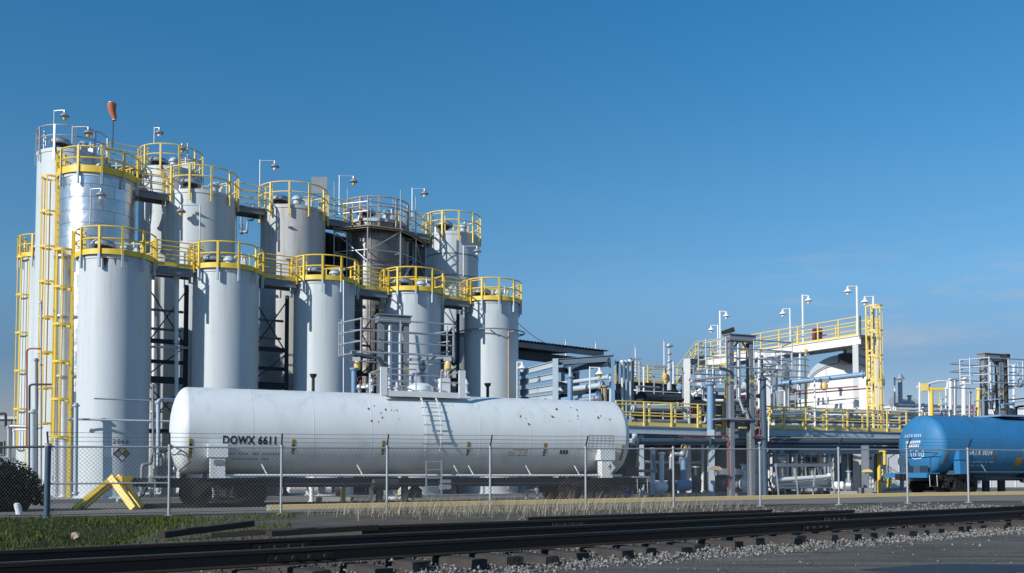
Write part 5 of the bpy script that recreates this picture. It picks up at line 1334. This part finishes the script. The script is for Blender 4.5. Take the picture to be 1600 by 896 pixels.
pump('red motored pump inside the skid frame end', 1222, 775, 46.0, 1.3, 'red', 'white2')
pump('small dark pump glimpsed below the white wagon belly', 520, 785, 38.5, 1.2, 'galv')
pump('pump with pale casing beyond the wagon left wheels', 476, 785, 39.0, 1.4, 'white2', 'white2')
for px, y0, y1, Y, r, m, lb in ((1020, 775, 700, 41.0, .1, 'white2', 'white upright filter pipe below the left walkway, taller'), (1034, 775, 707, 41.2, .1, 'white2', 'white upright filter pipe below the left walkway, shorter'),
    (1068, 775, 714, 42.4, .13, 'blue_pipe', 'blue upright pipe below the left walkway'), (1165, 770, 735, 44.2, .12, 'white2', 'white curved pipe stub behind the red pipe leg'),
    (1232, 770, 690, 47.0, .14, 'steel', 'grey column pipe behind the skid frame'), (1246, 770, 690, 48.0, .1, 'white2', 'white riser behind the skid frame, thicker'), (1256, 770, 700, 47.5, .06, 'white2', 'white riser behind the skid frame, thinner'),
    (1282, 770, 690, 48.5, .16, 'alupipe', 'silvery riser left of the tall cabinets'), (1368, 770, 690, 48.5, .09, 'steel', 'grey riser right of the yellow hood'), (536, 785, 752, 37.2, .1, 'yellow', 'yellow guard post beyond the wagon belly'), (487, 785, 752, 38, .09, 'white2', 'white guard post beyond the wagon belly')):
    pipe(lb, [(px, y0, Y), (px, y1, Y)], r, m)
pipe('yellow pipe with an elbow under the right walkway end', [(1382, 745, 47.6), (1382, 705, 47.6), (1374, 705, 47.6)], .07, 'yellow')
pipe('thick yellow upright pipe under the right walkway end', [(1374, 775, 48), (1373, 692, 48)], .09, 'yellow')
pipe('orange-brown hooked pipe just right of the white wagon', [(993, 745, 39.8), (998, 700, 39.8), (992, 695, 39.8), (985, 697, 39.8)], .05, 'tan', fl=False)
pipe('white flanged pipe elbow at the white wagon right end', [(978, 690, 41.4), (992, 690, 41.4), (992, 678, 41.4)], .13, 'lightblue')

# cluttered middle: valve rack under the second gantry
t = frame_thing('valve_rack', 'dark blue-grey valve rack under the second gantry', 'rack', o=P(1158, 744, 45.4))
for px in (1140, 1178): col(t, px, 672, 600, 45.6, .16, 'steel')
for py in (631, 645, 657, 664): bm_(t, (1138, py, 45.4), (1182, py, 46.2), .18, .2, 'steel')
bm_(t, (1141, 663, 45.3), (1164, 640, 45.6), .06, .06, 'galv', 'brace', True); bm_(t, (1178, 663, 45.3), (1156, 640, 45.5), .06, .06, 'galv', 'brace', True)
pipe('thin yellow upright conduit left of the second gantry', [(1133, 690, 44.6), (1134, 590, 44.6)], .05, 'yellow')
pipe('grey pipe bent over to the left of the second gantry', [(1083, 594, 47), (1130, 589, 47), (1136, 600, 47), (1137, 680, 47)], .07, 'galv')
pipe('white looped pipe behind the left gantry column', [(1082, 618, 48), (1098, 606, 48), (1100, 626, 48), (1130, 626, 48)], .07, 'white2')
pipe('red pipe stub crossing behind the valve rack', [(1140, 621, 47.5), (1190, 619, 48.5)], .1, 'red')
pipe('long dark pipe running behind the left walkway rail, lower', [(985, 660, 44.6), (1075, 661, 47)], .16, 'steel')
pipe('long pale pipe running behind the left walkway rail, upper', [(985, 638, 45.2), (1075, 640, 47.5)], .12, 'lightblue')
pipe('thick dark insulated pipe above the left walkway', [(1000, 622, 47), (1075, 624, 50)], .22, 'dark')
pipe('blue pipe behind the white portal column', [(1060, 605, 52), (1110, 607, 53.5)], .13, 'blue_pipe')
for i, (py, m, lb) in enumerate(((643, 'white2', 'upper white'), (651, 'lightblue', 'second, pale blue'), (658, 'steel', 'third, dull grey'), (664, 'white2', 'lowest white'))):
    pipe('%s pipe of the bank seen through the right walkway rails' % lb, [(1205, py, 49.5), (1440, py+2, 56)], .11, m, group='pipe bank behind the right walkway')
t = T('horizontal_drum', 'white horizontal drum with rounded ends behind the right walkway rails', 'drum', P(1295, 668, 54)); RX = Matrix.Rotation(R(90), 3, 'Y'); mb = MB(); mb.lathe([(.02, -1.5), (.5, -1.35), (.72, -1.0), (.75, -.9), (.75, .9), (.72, 1.0), (.5, 1.35), (.02, 1.5)], (0, 0, .3), 28, RX); mb.build('shell', 'white2', t); 
for x in (-.7, .7): mb = MB(); mb.box((x, 0, -.6), (.2, 1.0, .7)); mb.build('saddle', 'steel', t)
t = T('vessel', 'upright pale process vessel behind the second gantry cage', 'vessel', P(1222, 744, 57)); mb = MB(); mb.lathe([(.5, 0), (.5, 7.2), (.45, 7.4), (.3, 7.6), (.02, 7.65)], (0, 0, -CZ), 32); mb.build('shell', 'steel', t); mb = MB(); mb.lathe([(.55, 5.0), (.55, 5.1)], (0, 0, -CZ), 32); mb.build('ring', 'galv', t)
t = T('vessel', 'small white round-topped vessel behind the second gantry columns', 'vessel', P(1166, 744, 56)); mb = MB(); mb.lathe([(1.0, 0), (1.0, 5.2), (.8, 5.6), (.4, 5.8), (.02, 5.85)], (0, 0, -CZ), 32); mb.build('shell', 'white2', t); mb = MB(); mb.lathe([(.2, 5.8), (.2, 6.3), (.3, 6.3), (.3, 6.4)], (0, 0, -CZ), 14); mb.build('nozzle', 'galv', t)
t = T('cable_tray', 'white cable tray slanting behind the second gantry', 'cable tray', P(1140, 640, 50)); bm_(t, (1100, 612, 50), (1198, 608, 54), .5, .12, 'white2', 'tray', True); bm_(t, (1120, 611, 50.8), (1120, 660, 50.8), .1, .1, 'steel', 'hanger', True)

for lb, pts, r, m in (
  ('slim white pole standing left of the second gantry cage', ((1105, 600, 49), (1105, 556, 49)), .05, 'white2'),
  ('slim white pole just left of the second gantry left leg', ((1114, 600, 48.6), (1114, 562, 48.6)), .04, 'white2'),
  ('yellow bar pipe under the catwalk beam, left of the gantry', ((1094, 573, 55), (1132, 571, 55.6)), .09, 'yellow'),
  ('pale level pipe at cage height left of the second gantry', ((1082, 580, 51), (1135, 578, 51.5)), .05, 'galv'),
  ('white bent pipe from portal column to gantry', ((1079, 597, 50), (1108, 595, 50), (1108, 640, 50)), .06, 'white2'),
  ('broad white duct slanting behind the second gantry legs', ((1140, 612, 52), (1188, 600, 53.4)), .26, 'white2'),
  ('grey hanging cylinder beside the yellow upright conduit', ((1135, 655, 44.4), (1135, 632, 44.4)), .14, 'steel'),
  ('silvery riser between gantry legs', ((1152, 660, 47), (1152, 560, 47)), .06, 'alupipe'),
  ('white riser right of the second gantry right leg', ((1186, 640, 49), (1186, 552, 49)), .06, 'white2'),
  ('galvanised loop pipe right of the second gantry', ((1206, 640, 49.2), (1206, 604, 49.2), (1232, 601, 49.6), (1232, 640, 49.6)), .06, 'galv'),
  ('white loop pipe nested inside the galvanised one', ((1212, 640, 49.4), (1212, 612, 49.4), (1226, 611, 49.5), (1226, 640, 49.5)), .05, 'white2'),
  ('white riser left of the arch-fronted tank', ((1250, 650, 54), (1250, 548, 54)), .06, 'white2'),
  ('yellow riser left of the arch-fronted tank', ((1259, 640, 54.4), (1259, 545, 54.4)), .07, 'yellow'),
  ('tan riser near the arch-fronted tank left edge', ((1243, 640, 53), (1243, 560, 53)), .05, 'tan'),
  ('silvery level pipe low behind the right walkway rail', ((1200, 648, 47.6), (1262, 647, 48.8)), .07, 'alupipe'),
  ('thin white level pipe over the skid frame', ((1200, 712, 47.4), (1300, 713, 49)), .06, 'white2'),
  ('white riser behind the braced pale steel post', ((1098, 770, 45), (1098, 690, 45)), .07, 'white2'),
  ('silvery riser in the gloom under the left walkway', ((1048, 775, 43.5), (1048, 712, 43.5)), .06, 'alupipe'),
  ('pale crossing pipe in the gloom under the left walkway', ((1000, 722, 43), (1095, 723, 45.2)), .06, 'lightblue'),
  ('white thin crossing pipe lower in the gloom under the left walkway', ((1005, 752, 42.5), (1060, 753, 43.5), (1060, 775, 43.5)), .045, 'white2'),
  ('galvanised pipe looping over the pipe rack end', ((996, 640, 48), (996, 604, 48), (1030, 606, 49)), .06, 'galv'),
  ('white pipe low under the upper walkway', ((990, 612, 53), (1064, 616, 55)), .08, 'white2'),
  ('pale pipe lower under the upper walkway', ((990, 630, 50), (1068, 633, 52)), .07, 'lightblue'),
  ('yellow riser between walkways at the gantry right', ((1203, 672, 46.2), (1203, 634, 46.2)), .06, 'yellow'),
  ('dark riser right of the second gantry, tall', ((1189, 670, 51), (1189, 556, 51)), .16, 'dark'),
  ('silvery riser at the back of the skid frame right end', ((1296, 770, 47.6), (1296, 700, 47.6)), .08, 'alupipe'),
  ('white stub riser behind the skid frame left end', ((1215, 770, 47), (1215, 704, 47)), .09, 'white2'),
  ('grey bent pipe in the gap right of the tall cabinets', ((1345, 760, 50), (1345, 716, 50), (1362, 716, 50)), .07, 'galv')):
    pipe(lb, pts, r, m)
def guard_cage(label, px0, px1, py0, py1, Y, n=5, m='galv'):
    t = T('guard_cage', label, 'railing', P((px0+px1)/2, py1, Y), 0, 'pale guard cages')
    for i in range(n):
        y = py0+(py1-py0)*i/(n-1)
        mb = MB(); mb.tube([P(px0, y+2, Y+1.2), P(px0+4, y, Y), P(px1-4, y+2, Y+.8), P(px1, y+4, Y+2.0)], .034, 6); mb.build('rail_bar', m, t, True)
    for k in range(4):
        px = px0+4+(px1-px0-8)*k/3; mb = MB(); mb.tube([P(px, py0-1, Y+.27*k), P(px, py1+3, Y+.27*k)], .034, 6); mb.build('post', m, t, True)
for lb, pts, r, m in (
  ('slim grey riser behind the upright pipe bank', ((999, 640, 49), (999, 566, 49)), .05, 'galv'),
  ('slim white riser right of the upright pipe bank', ((1006, 640, 49.5), (1006, 574, 49.5)), .05, 'white2'),
  ('thin pale riser before the upper walkway', ((1022, 640, 50), (1022, 586, 50)), .04, 'lightblue'),
  ('thin white riser before the dark upper girder', ((1036, 670, 50.5), (1036, 598, 50.5)), .045, 'white2'),
  ('white vent riser above the upper walkway rail', ((1052, 600, 56), (1052, 566, 56)), .05, 'white2'),
  ('grey conduit on the portal column left side', ((1067, 690, 48.4), (1067, 580, 48.4)), .04, 'steel'),
  ('white branch pipe over the left walkway rail', ((1012, 634, 46), (1060, 632, 47)), .06, 'white2'),
  ('dark level pipe above the white branch pipe', ((1004, 626, 46.6), (1068, 625, 48)), .06, 'dark'),
  ('tall thin white vent beside the capped flue', ((1398, 650, 60), (1398, 590, 60)), .05, 'white2'),
  ('short grey stack beyond the capped flue', ((1421, 650, 63), (1421, 618, 63)), .12, 'galv'),
  ('white level pipe behind the blue wagon top', ((1395, 640, 55), (1530, 643, 60)), .12, 'white2'),
  ('silvery level pipe over the white one behind the blue wagon', ((1400, 633, 57), (1520, 636, 62)), .09, 'alupipe'),
  ('pale riser between jib crane and stacks', ((1471, 660, 55), (1471, 622, 55)), .07, 'lightblue'),
  ('slim white vent right of the jib crane', ((1478, 660, 58), (1478, 606, 58)), .05, 'white2'),
  ('grey vent just left of the third gantry cage', ((1515, 660, 55), (1515, 612, 55)), .08, 'galv'),
  ('white riser right of the third gantry', ((1584, 660, 54), (1584, 570, 54)), .07, 'white2'),
  ('pale pipe loop at the right frame edge', ((1588, 660, 52), (1588, 636, 52), (1612, 634, 52)), .06, 'dark'),
  ('blue hooped pipe over the blue wagon top', ((1566, 655, 48.6), (1566, 632, 48.6), (1584, 632, 49), (1584, 655, 49)), .05, 'blue_pipe')):
    pipe(lb, pts, r, m)
guard_cage('pale pipe cage between the second gantry and the arch-fronted tank', 1184, 1264, 550, 588, 48.6)
guard_cage('pale pipe cage left of the second gantry near the portal column', 1080, 1140, 574, 606, 47.4, 4)
guard_cage('white railing low behind the skid frame', 1206, 1300, 690, 722, 49.5, 3, 'white2')
def spool(label, px, py, Y, w, h, m, seed):
    '''short run of process piping: bends, valve with hand wheel, flanges'''
    q = random.Random(seed); c = P(px, py, Y); t = T('pipe_spool', label, 'piping', c, R(q.uniform(-10, 35)), 'valved pipe spools')
    r = q.uniform(.05, .085); x = -w/2
    pts = [Vector((x, 0, -h*.5))]
    while x < w/2: 
        z = q.choice([-.5, -.2, .15, .4])*h; pts += [Vector((x, 0, z)), Vector((min(w/2, x+w*.33), q.uniform(-.3, .3), z))]; x += w*.34
    pts.append(Vector((w/2, 0, h*.55)))
    out = [pts[0]]
    for a, b, d in zip(pts, pts[1:], pts[2:]):
        if (a-b).length < .03 or (d-b).length < .03: continue
        k = min(r*2, (a-b).length*.4, (d-b).length*.4); p_, q_ = b+(a-b).normalized()*k, b+(d-b).normalized()*k; out += [p_, b*.5+(p_+q_)*.25, q_]
    out.append(pts[-1])
    mb = MB(); mb.tube(out, r, 8); mb.build('barrel', m, t)
    for k in range(3):
        v = q.choice(pts[1:-1]); mb = MB(); mb.ball(v, r*2.0, 10); mb.tube([v, v+Vector((0, -.1, .28))], .02, 6); vb = mb.build('valve', q.choice(['steel', 'galv', 'blue_pipe']), t)
        mb = MB(); mb.tube([v+Vector((.13*math.cos(a), -.1, .28+.13*math.sin(a))) for a in ring_angles(12)], .014, 5, closed=True); mb.build('hand_wheel', q.choice(['red', 'dark', 'yellow']), vb)
    for k in range(2):
        v = q.choice(pts); mb = MB(); mb.tube([v+Vector((-.03, 0, 0)), v+Vector((.03, 0, 0))], r*1.7, 10); mb.build('flange', 'galv', t)
for i, a_ in enumerate((
    ('white valved spool just right of the white portal column', 1090, 625, 50.0, 1.5, 1.4, 'white2'), ('pale spool above the left walkway by the blue upright', 1096, 655, 46.5, 1.3, .9, 'lightblue'),
    ('silvery spool between the second gantry columns', 1160, 615, 46.5, 1.3, 1.6, 'galv'), ('white spool behind the right leg of the second gantry', 1210, 585, 52.0, 1.5, 1.8, 'white2'),
    ('pale blue spool hanging left of the big drum', 1238, 590, 54.0, 1.4, 1.5, 'lightblue'), ('dark valved spool low under the left walkway', 1000, 745, 40.4, 1.4, 1.6, 'steel'),
    ('galvanised spool near the blue upright under the left walkway', 1055, 735, 42.4, 1.3, 1.8, 'galv'), ('blue spool by the wagon right coupler', 985, 768, 40.2, .9, .6, 'blue_pipe'),
    ('white spool over the skid frame left end', 1222, 720, 46.4, 1.3, 1.7, 'white2'), ('tan spool over the skid frame middle', 1256, 735, 46.8, 1.4, 1.3, 'tan'), ('galvanised spool over the skid frame right end', 1284, 738, 46.2, 1.0, 1.3, 'galv'),
    ('yellow spool at the foot of the thick yellow upright', 1383, 755, 47.4, .8, 1.0, 'yellow'), ('dark spool low between the silo marked 2066 and the wagon end', 243, 735, 37.6, 1.0, 1.6, 'steel'),
    ('pale spool under the pipe by the wagon left coupler', 256, 715, 37.2, .7, .9, 'galv'), ('valved spool on the ground beside the silo marked 2066', 210, 775, 37.8, 1.3, .5, 'lightblue'),
    ('white spool beside the third gantry foot', 1536, 640, 50.6, 1.0, 1.1, 'white2'), ('red-wheeled spool behind the first gantry left leg', 577, 612, 38.2, .8, 1.0, 'galv'), ('pale spool behind the wagon top platform', 668, 600, 38.4, 1.2, 1.0, 'white2'),
    ('blue-grey spool in the rack left of the upright bank', 925, 630, 46.2, 1.4, .8, 'lightblue'), ('dark spool high behind the shiny clad silo edge', 222, 330, 47.2, .9, 2.2, 'galv'), ('galvanised spool between tall white and grimy silos', 382, 352, 50.5, .9, 2.0, 'galv'),
    ('white spool seen beneath the wagon belly, middle', 610, 772, 39.5, 1.6, .9, 'white2'), ('pale spool seen beneath the wagon belly, towards its right', 850, 772, 42.0, 1.6, .9, 'galv'))):
    spool(*a_, 100+i)
# behind the blue wagon
pipe('white vent pipe with a cap behind the blue wagon, left of a pair', [(1485, 660, 56), (1485, 592, 56)], .1, 'white2')
pipe('white stack right of the capped vent pipe', [(1492, 650, 57), (1492, 594, 57)], .11, 'alupipe')
pipe('tall white stack left of the third gantry', [(1506, 660, 54), (1506, 590, 54)], .13, 'white2')
b = P(1409, 744, 62); t = T('capped_flue', 'silver flue pipe with a conical rain cap right of the caged ladder', 'flue', (b.x, b.y, 0)); h = P(1409, 594, 62).z; mb = MB(); mb.tube([(0, 0, 0), (0, 0, h)], .14, 12); mb.build('pipe', 'galv', t); mb = MB(); mb.lathe([(.3, h+.05), (.1, h+.4), (.02, h+.42)], (0, 0, 0), 16); mb.build('rain_cap', 'galv', t)
b = P(1573, 660, 49.5); t = T('funnel_pipe', 'tall black funnel-topped pipe right of the third gantry', 'pipe', b, 0, 'black funnel pipes'); h = P(1573, 556, 49.5).z-b.z; mb = MB(); mb.tube([(0, 0, 0), (0, 0, h-.3)], .11, 10); mb.build('stem', 'black', t); mb = MB(); mb.lathe([(.12, 0), (.2, .15), (.24, .4), (.2, .42)], (0, 0, h-.35), 14); mb.build('funnel', 'black', t)
b = P(1456, 665, 52); t = T('jib_crane', 'small yellow jib crane post behind the blue wagon', 'crane', b); h = P(1456, 606, 52).z-b.z; mb = MB(); mb.tube([(0, 0, 0), (0, 0, h)], .1, 10); mb.build('post', 'yellow', t); mb = MB(); mb.box((.2, 0, h-.08), (1.0, .18, .15)); mb.build('jib', 'yellow', t); mb = MB(); mb.tube([(.45, 0, h-.2), (.45, 0, h-.9)], .02, 6); mb.ball((.45, 0, h-.95), .09); mb.build('hook', 'yellow', t); mb = MB(); mb.box((-.35, 0, h+.02), (.3, .3, .4)); mb.build('motor', 'yellow_pale', t)
t = T('lamp_frame', 'white pipe frame with a slanted arm beside the yellow jib crane', 'frame', P(1437, 660, 53)); 
for pts in (((1437, 660, 53), (1437, 598, 53)), ((1433, 605, 53), (1466, 596, 53.5), (1480, 596, 53.5), (1480, 608, 53.5)), ((1452, 660, 53.4), (1452, 600, 53.4))): mb = MB(); mb.tube([P(*p) for p in pts], .06, 8); mb.build('pole', 'white2', t, True)
pipe('yellow valve riser with red collar left of the third gantry', [(1527, 665, 49), (1529, 607, 49)], .09, 'yellow_pale')
pipe('red hose pipe left of the third gantry foot', [(1522, 665, 48.8), (1521, 633, 48.8)], .06, 'red')
pipe('dark thin slanted pole at the third gantry', [(1549, 640, 49.2), (1554, 602, 49.2)], .07, 'dark', fl=False)
pipe('thin dark wire-like pipe right of the third gantry', [(1545, 628, 49.5), (1610, 622, 51)], .03, 'dark', fl=False)
# far white halls
box_building('warehouse', 'long low white warehouse far behind the blue wagon', 'building', Vector((34, 84, 0)), Vector((1, .15, 0)).normalized(), 42, 20, 0, 7.0, 'white2', 9, 'white2', 'distant halls')
box_building('warehouse', 'lower white hall peeping over the right walkway', 'building', Vector((27, 72, 0)), Vector((.95, .3, 0)).normalized(), 22, 10, 0, 5.6, 'white2', 6, 'galv', 'distant halls')
pipe('dark duct on the roof of the lower white hall', [(1398, 629, 66), (1425, 632, 68)], .3, 'steel')
mast('thin aerial on the distant hall roof', 1410, 640, 590, 74, (.3,))
mast('slim aerial mast on the far warehouse', 1408+80, 640, 612, 84, ())
box_building('tank_farm_wall', 'grey concrete bund wall behind the plant at the middle', 'wall', Vector((-4, 66, 0)), Vector((.97, .24, 0)).normalized(), 34, .4, 0, 3.6, 'concrete', 0, 'concrete')
# left background beyond the bush
box_building('rack_house', 'distant grey rack building at the left edge', 'building', Vector((-36, 62, 0)), Vector((1, 0, 0)), 7.2, 6, 0, 4.6, 'steel', 4, 'galv')
pipe('grey portal pipe at the far left behind the bush', [(14, 715, 44), (14, 666, 44), (46, 667, 44)], .08, 'galv')
pipe('thin pale pipe loop left of the slim ladder', [(22, 700, 46), (22, 672, 46), (42, 672, 46)], .05, 'white2')
pipe('black hooked lamp pipe at the far left edge', [(0, 647, 45), (9, 646, 45), (9, 668, 45)], .06, 'black', fl=False)
for i, (px, y0, y1, Y, r, m, lb) in enumerate(((52, 780, 640, 41, .12, 'lightblue', 'pale riser at the foot of the tallest silo'), (57, 780, 560, 42, .07, 'steel', 'dark riser at the foot of the tallest silo'), (64, 770, 470, 42.5, .05, 'galv', 'thin riser below the tall yellow ladder'),
     (103, 780, 400, 40.8, .32, 'alupipe', 'shiny insulated column left of the silo marked 2066'), (88, 780, 600, 41.5, .14, 'alupipe', 'shiny insulated riser left of the caged ladder foot'))):
    pipe(lb, [(px, y0, Y), (px, y1, Y)], r, m)
pipe('dark hooked vent pipe by the tall yellow ladder, upper', [(42, 700, 42), (42, 548, 42), (46, 545, 42), (64, 545, 42)], .035, 'red', fl=False)
pipe('dark hooked vent pipe by the tall yellow ladder, lower', [(46, 760, 41), (46, 603, 41), (50, 601, 41), (80, 601, 41)], .045, 'dark', fl=False)

# ------------------------------------------------------------------ plants
def leaf_mat(name, c1, c2):
    m = mat(name, c1, .8, spec=.12); nt = m.node_tree; N, L = nt.nodes.new, nt.links.new
    g_ = N('ShaderNodeNewGeometry'); r_ = N('ShaderNodeValToRGB'); r_.color_ramp.elements[0].color = (*c1, 1); r_.color_ramp.elements[1].color = (*c2, 1)
    L(g_.outputs['Random Per Island'], r_.inputs[0]); L(r_.outputs[0], nt.nodes['Principled BSDF'].inputs['Base Color']); return m
M['leaf'] = leaf_mat('bush_leaf', (.012, .018, .008), (.03, .035, .016))
M['grass'] = leaf_mat('lawn_blades', (.022, .062, .008), (.12, .13, .035))
M['straw'] = leaf_mat('dry_grass', (.24, .20, .13), (.46, .41, .30))
M['bark'] = mat('bark', (.07, .05, .035), .9)
rp = random.Random(9)
bc = Vector((-15.6, 29.0, 0)); zb_ = zg(bc.x, bc.y)
t = T('bush', 'dark rounded evergreen bush behind the fence at the left edge', 'bush', (bc.x, bc.y, zb_))
mb = MB()
for _ in range(9000):
    a, e_ = rp.uniform(0, 6.283), math.acos(rp.uniform(-.25, 1)); rr = rp.uniform(.72, 1.03)+.07*math.sin(5*a)*math.sin(4*e_)
    c = Vector((1.45*rr*math.sin(e_)*math.cos(a), 1.3*rr*math.sin(e_)*math.sin(a), .45+1.12*rr*math.cos(e_)))
    if c.z < .02: continue
    d = Vector((rp.uniform(-1, 1), rp.uniform(-1, 1), rp.uniform(-.3, 1))).normalized(); u = d.orthogonal().normalized(); s_ = rp.uniform(.03, .06)
    mb.add([c-u*s_*.5, c+d*s_, c+u*s_*.5, c-d*s_*.9], [(0, 1, 2, 3)])
mb.build('crown', 'leaf', t, flat=True)
mb = MB()
for k in range(5): a = k*1.26; mb.tube([(0, 0, -.05), (.1*math.cos(a), .1*math.sin(a), .4), (.6*math.cos(a), .6*math.sin(a), .9)], [.06, .045, .02], 7)
mb.build('trunk', 'bark', t)
mb = MB(); mb.ball((0, 0, .5), .9, 18, (1.2, 1.1, .95)); mb.build('inner_foliage', 'leaf', t)
# short lawn blades
def blade(mb, c, h, lean, w, seg=3):
    a = rp.uniform(0, 6.283); s_ = Vector((math.cos(a), math.sin(a), 0))*w; o = len(mb.v)
    for i in range(seg+1):
        f_ = i/seg; p = c+Vector((0, 0, h*f_))+lean*(f_*f_)
        mb.v += [p-s_*(1-f_*.85), p+s_*(1-f_*.85)]
    for i in range(seg): mb.f.append((o+2*i, o+2*i+1, o+2*i+3, o+2*i+2))
mb = MB()
for _ in range(30000):
    t_ = rp.random(); s_ = rp.random()
    if rp.random() < .12: t_ = 1+rp.random()**2*.14
    p, q = lawn_a(min(t_, .998)), lawn_b(min(t_, .998))
    if t_ > 1: dx_ = (t_-1)*20; p = (p[0]+dx_*TD.x, p[1]+dx_*TD.y); q = (q[0]+dx_*FD.x, q[1]+dx_*FD.y)
    x, y = p[0]+(q[0]-p[0])*s_, p[1]+(q[1]-p[1])*s_
    if math.sin(x*1.3+2)*math.cos(y*.9) > .75 and rp.random() < .8: continue
    h = rp.uniform(.03, .085)*(1+.5*math.sin(x*.9)*math.sin(y*1.1)); c = Vector((x, y, zg(x, y)+.01))
    blade(mb, c, h, Vector((rp.uniform(-.04, .05), rp.uniform(-.03, .03), 0)), rp.uniform(.006, .014), 2)
struct(mb.build('grass', 'grass', flat=True), 'stuff')
# tall dry grass along the fence foot
mb = MB()
for _ in range(2800):
    px = rp.triangular(440, 1180, 780); f_ = rp.random(); p = fence_pt(px); c = p+FN*rp.choice([rp.uniform(-.3, 1.2), rp.uniform(.3, 6.0)*rp.random()])
    if tdist(c.x, c.y) < 1.9: continue
    k = rp.random(); h = (.10+.55*k*k)*(1.0 if 500 < px < 1080 else .5)
    c.z = zg(c.x, c.y); blade(mb, c, h, Vector((rp.uniform(.0, .35)*h*1.6, rp.uniform(-.2, .1), -.04*h)), rp.uniform(.003, .007), 4)
struct(mb.build('dry_grass', 'straw', flat=True), 'stuff')
# pale stone and pipe stub in the lawn
b = P(118, 838, 15.5); b.z = zg(b.x, b.y); t = T('rock', 'pale tan rock sitting in the lawn near the track', 'rock', b); mb = MB(); mb.ball((0, 0, .06), .075, 8, (1.1, .8, .9))
for v in mb.v: v += Vector((rp.uniform(-.02, .02), rp.uniform(-.02, .02), rp.uniform(-.02, .02)))
mb.build('stone', 'tan', t, flat=True)
b = P(31, 790, 26.5); b.z = zg(b.x, b.y); t = T('marker_post', 'short white leaning marker post before the round bush', 'post', b); mb = MB(); mb.tube([(0, 0, 0), (-.07, 0, .28)], .09, 10); mb.build('post', 'white2', t); mb = MB(); mb.ball((-.075, 0, .28), .09, 10, (1, 1, .6)); mb.build('cap', 'white2', t)
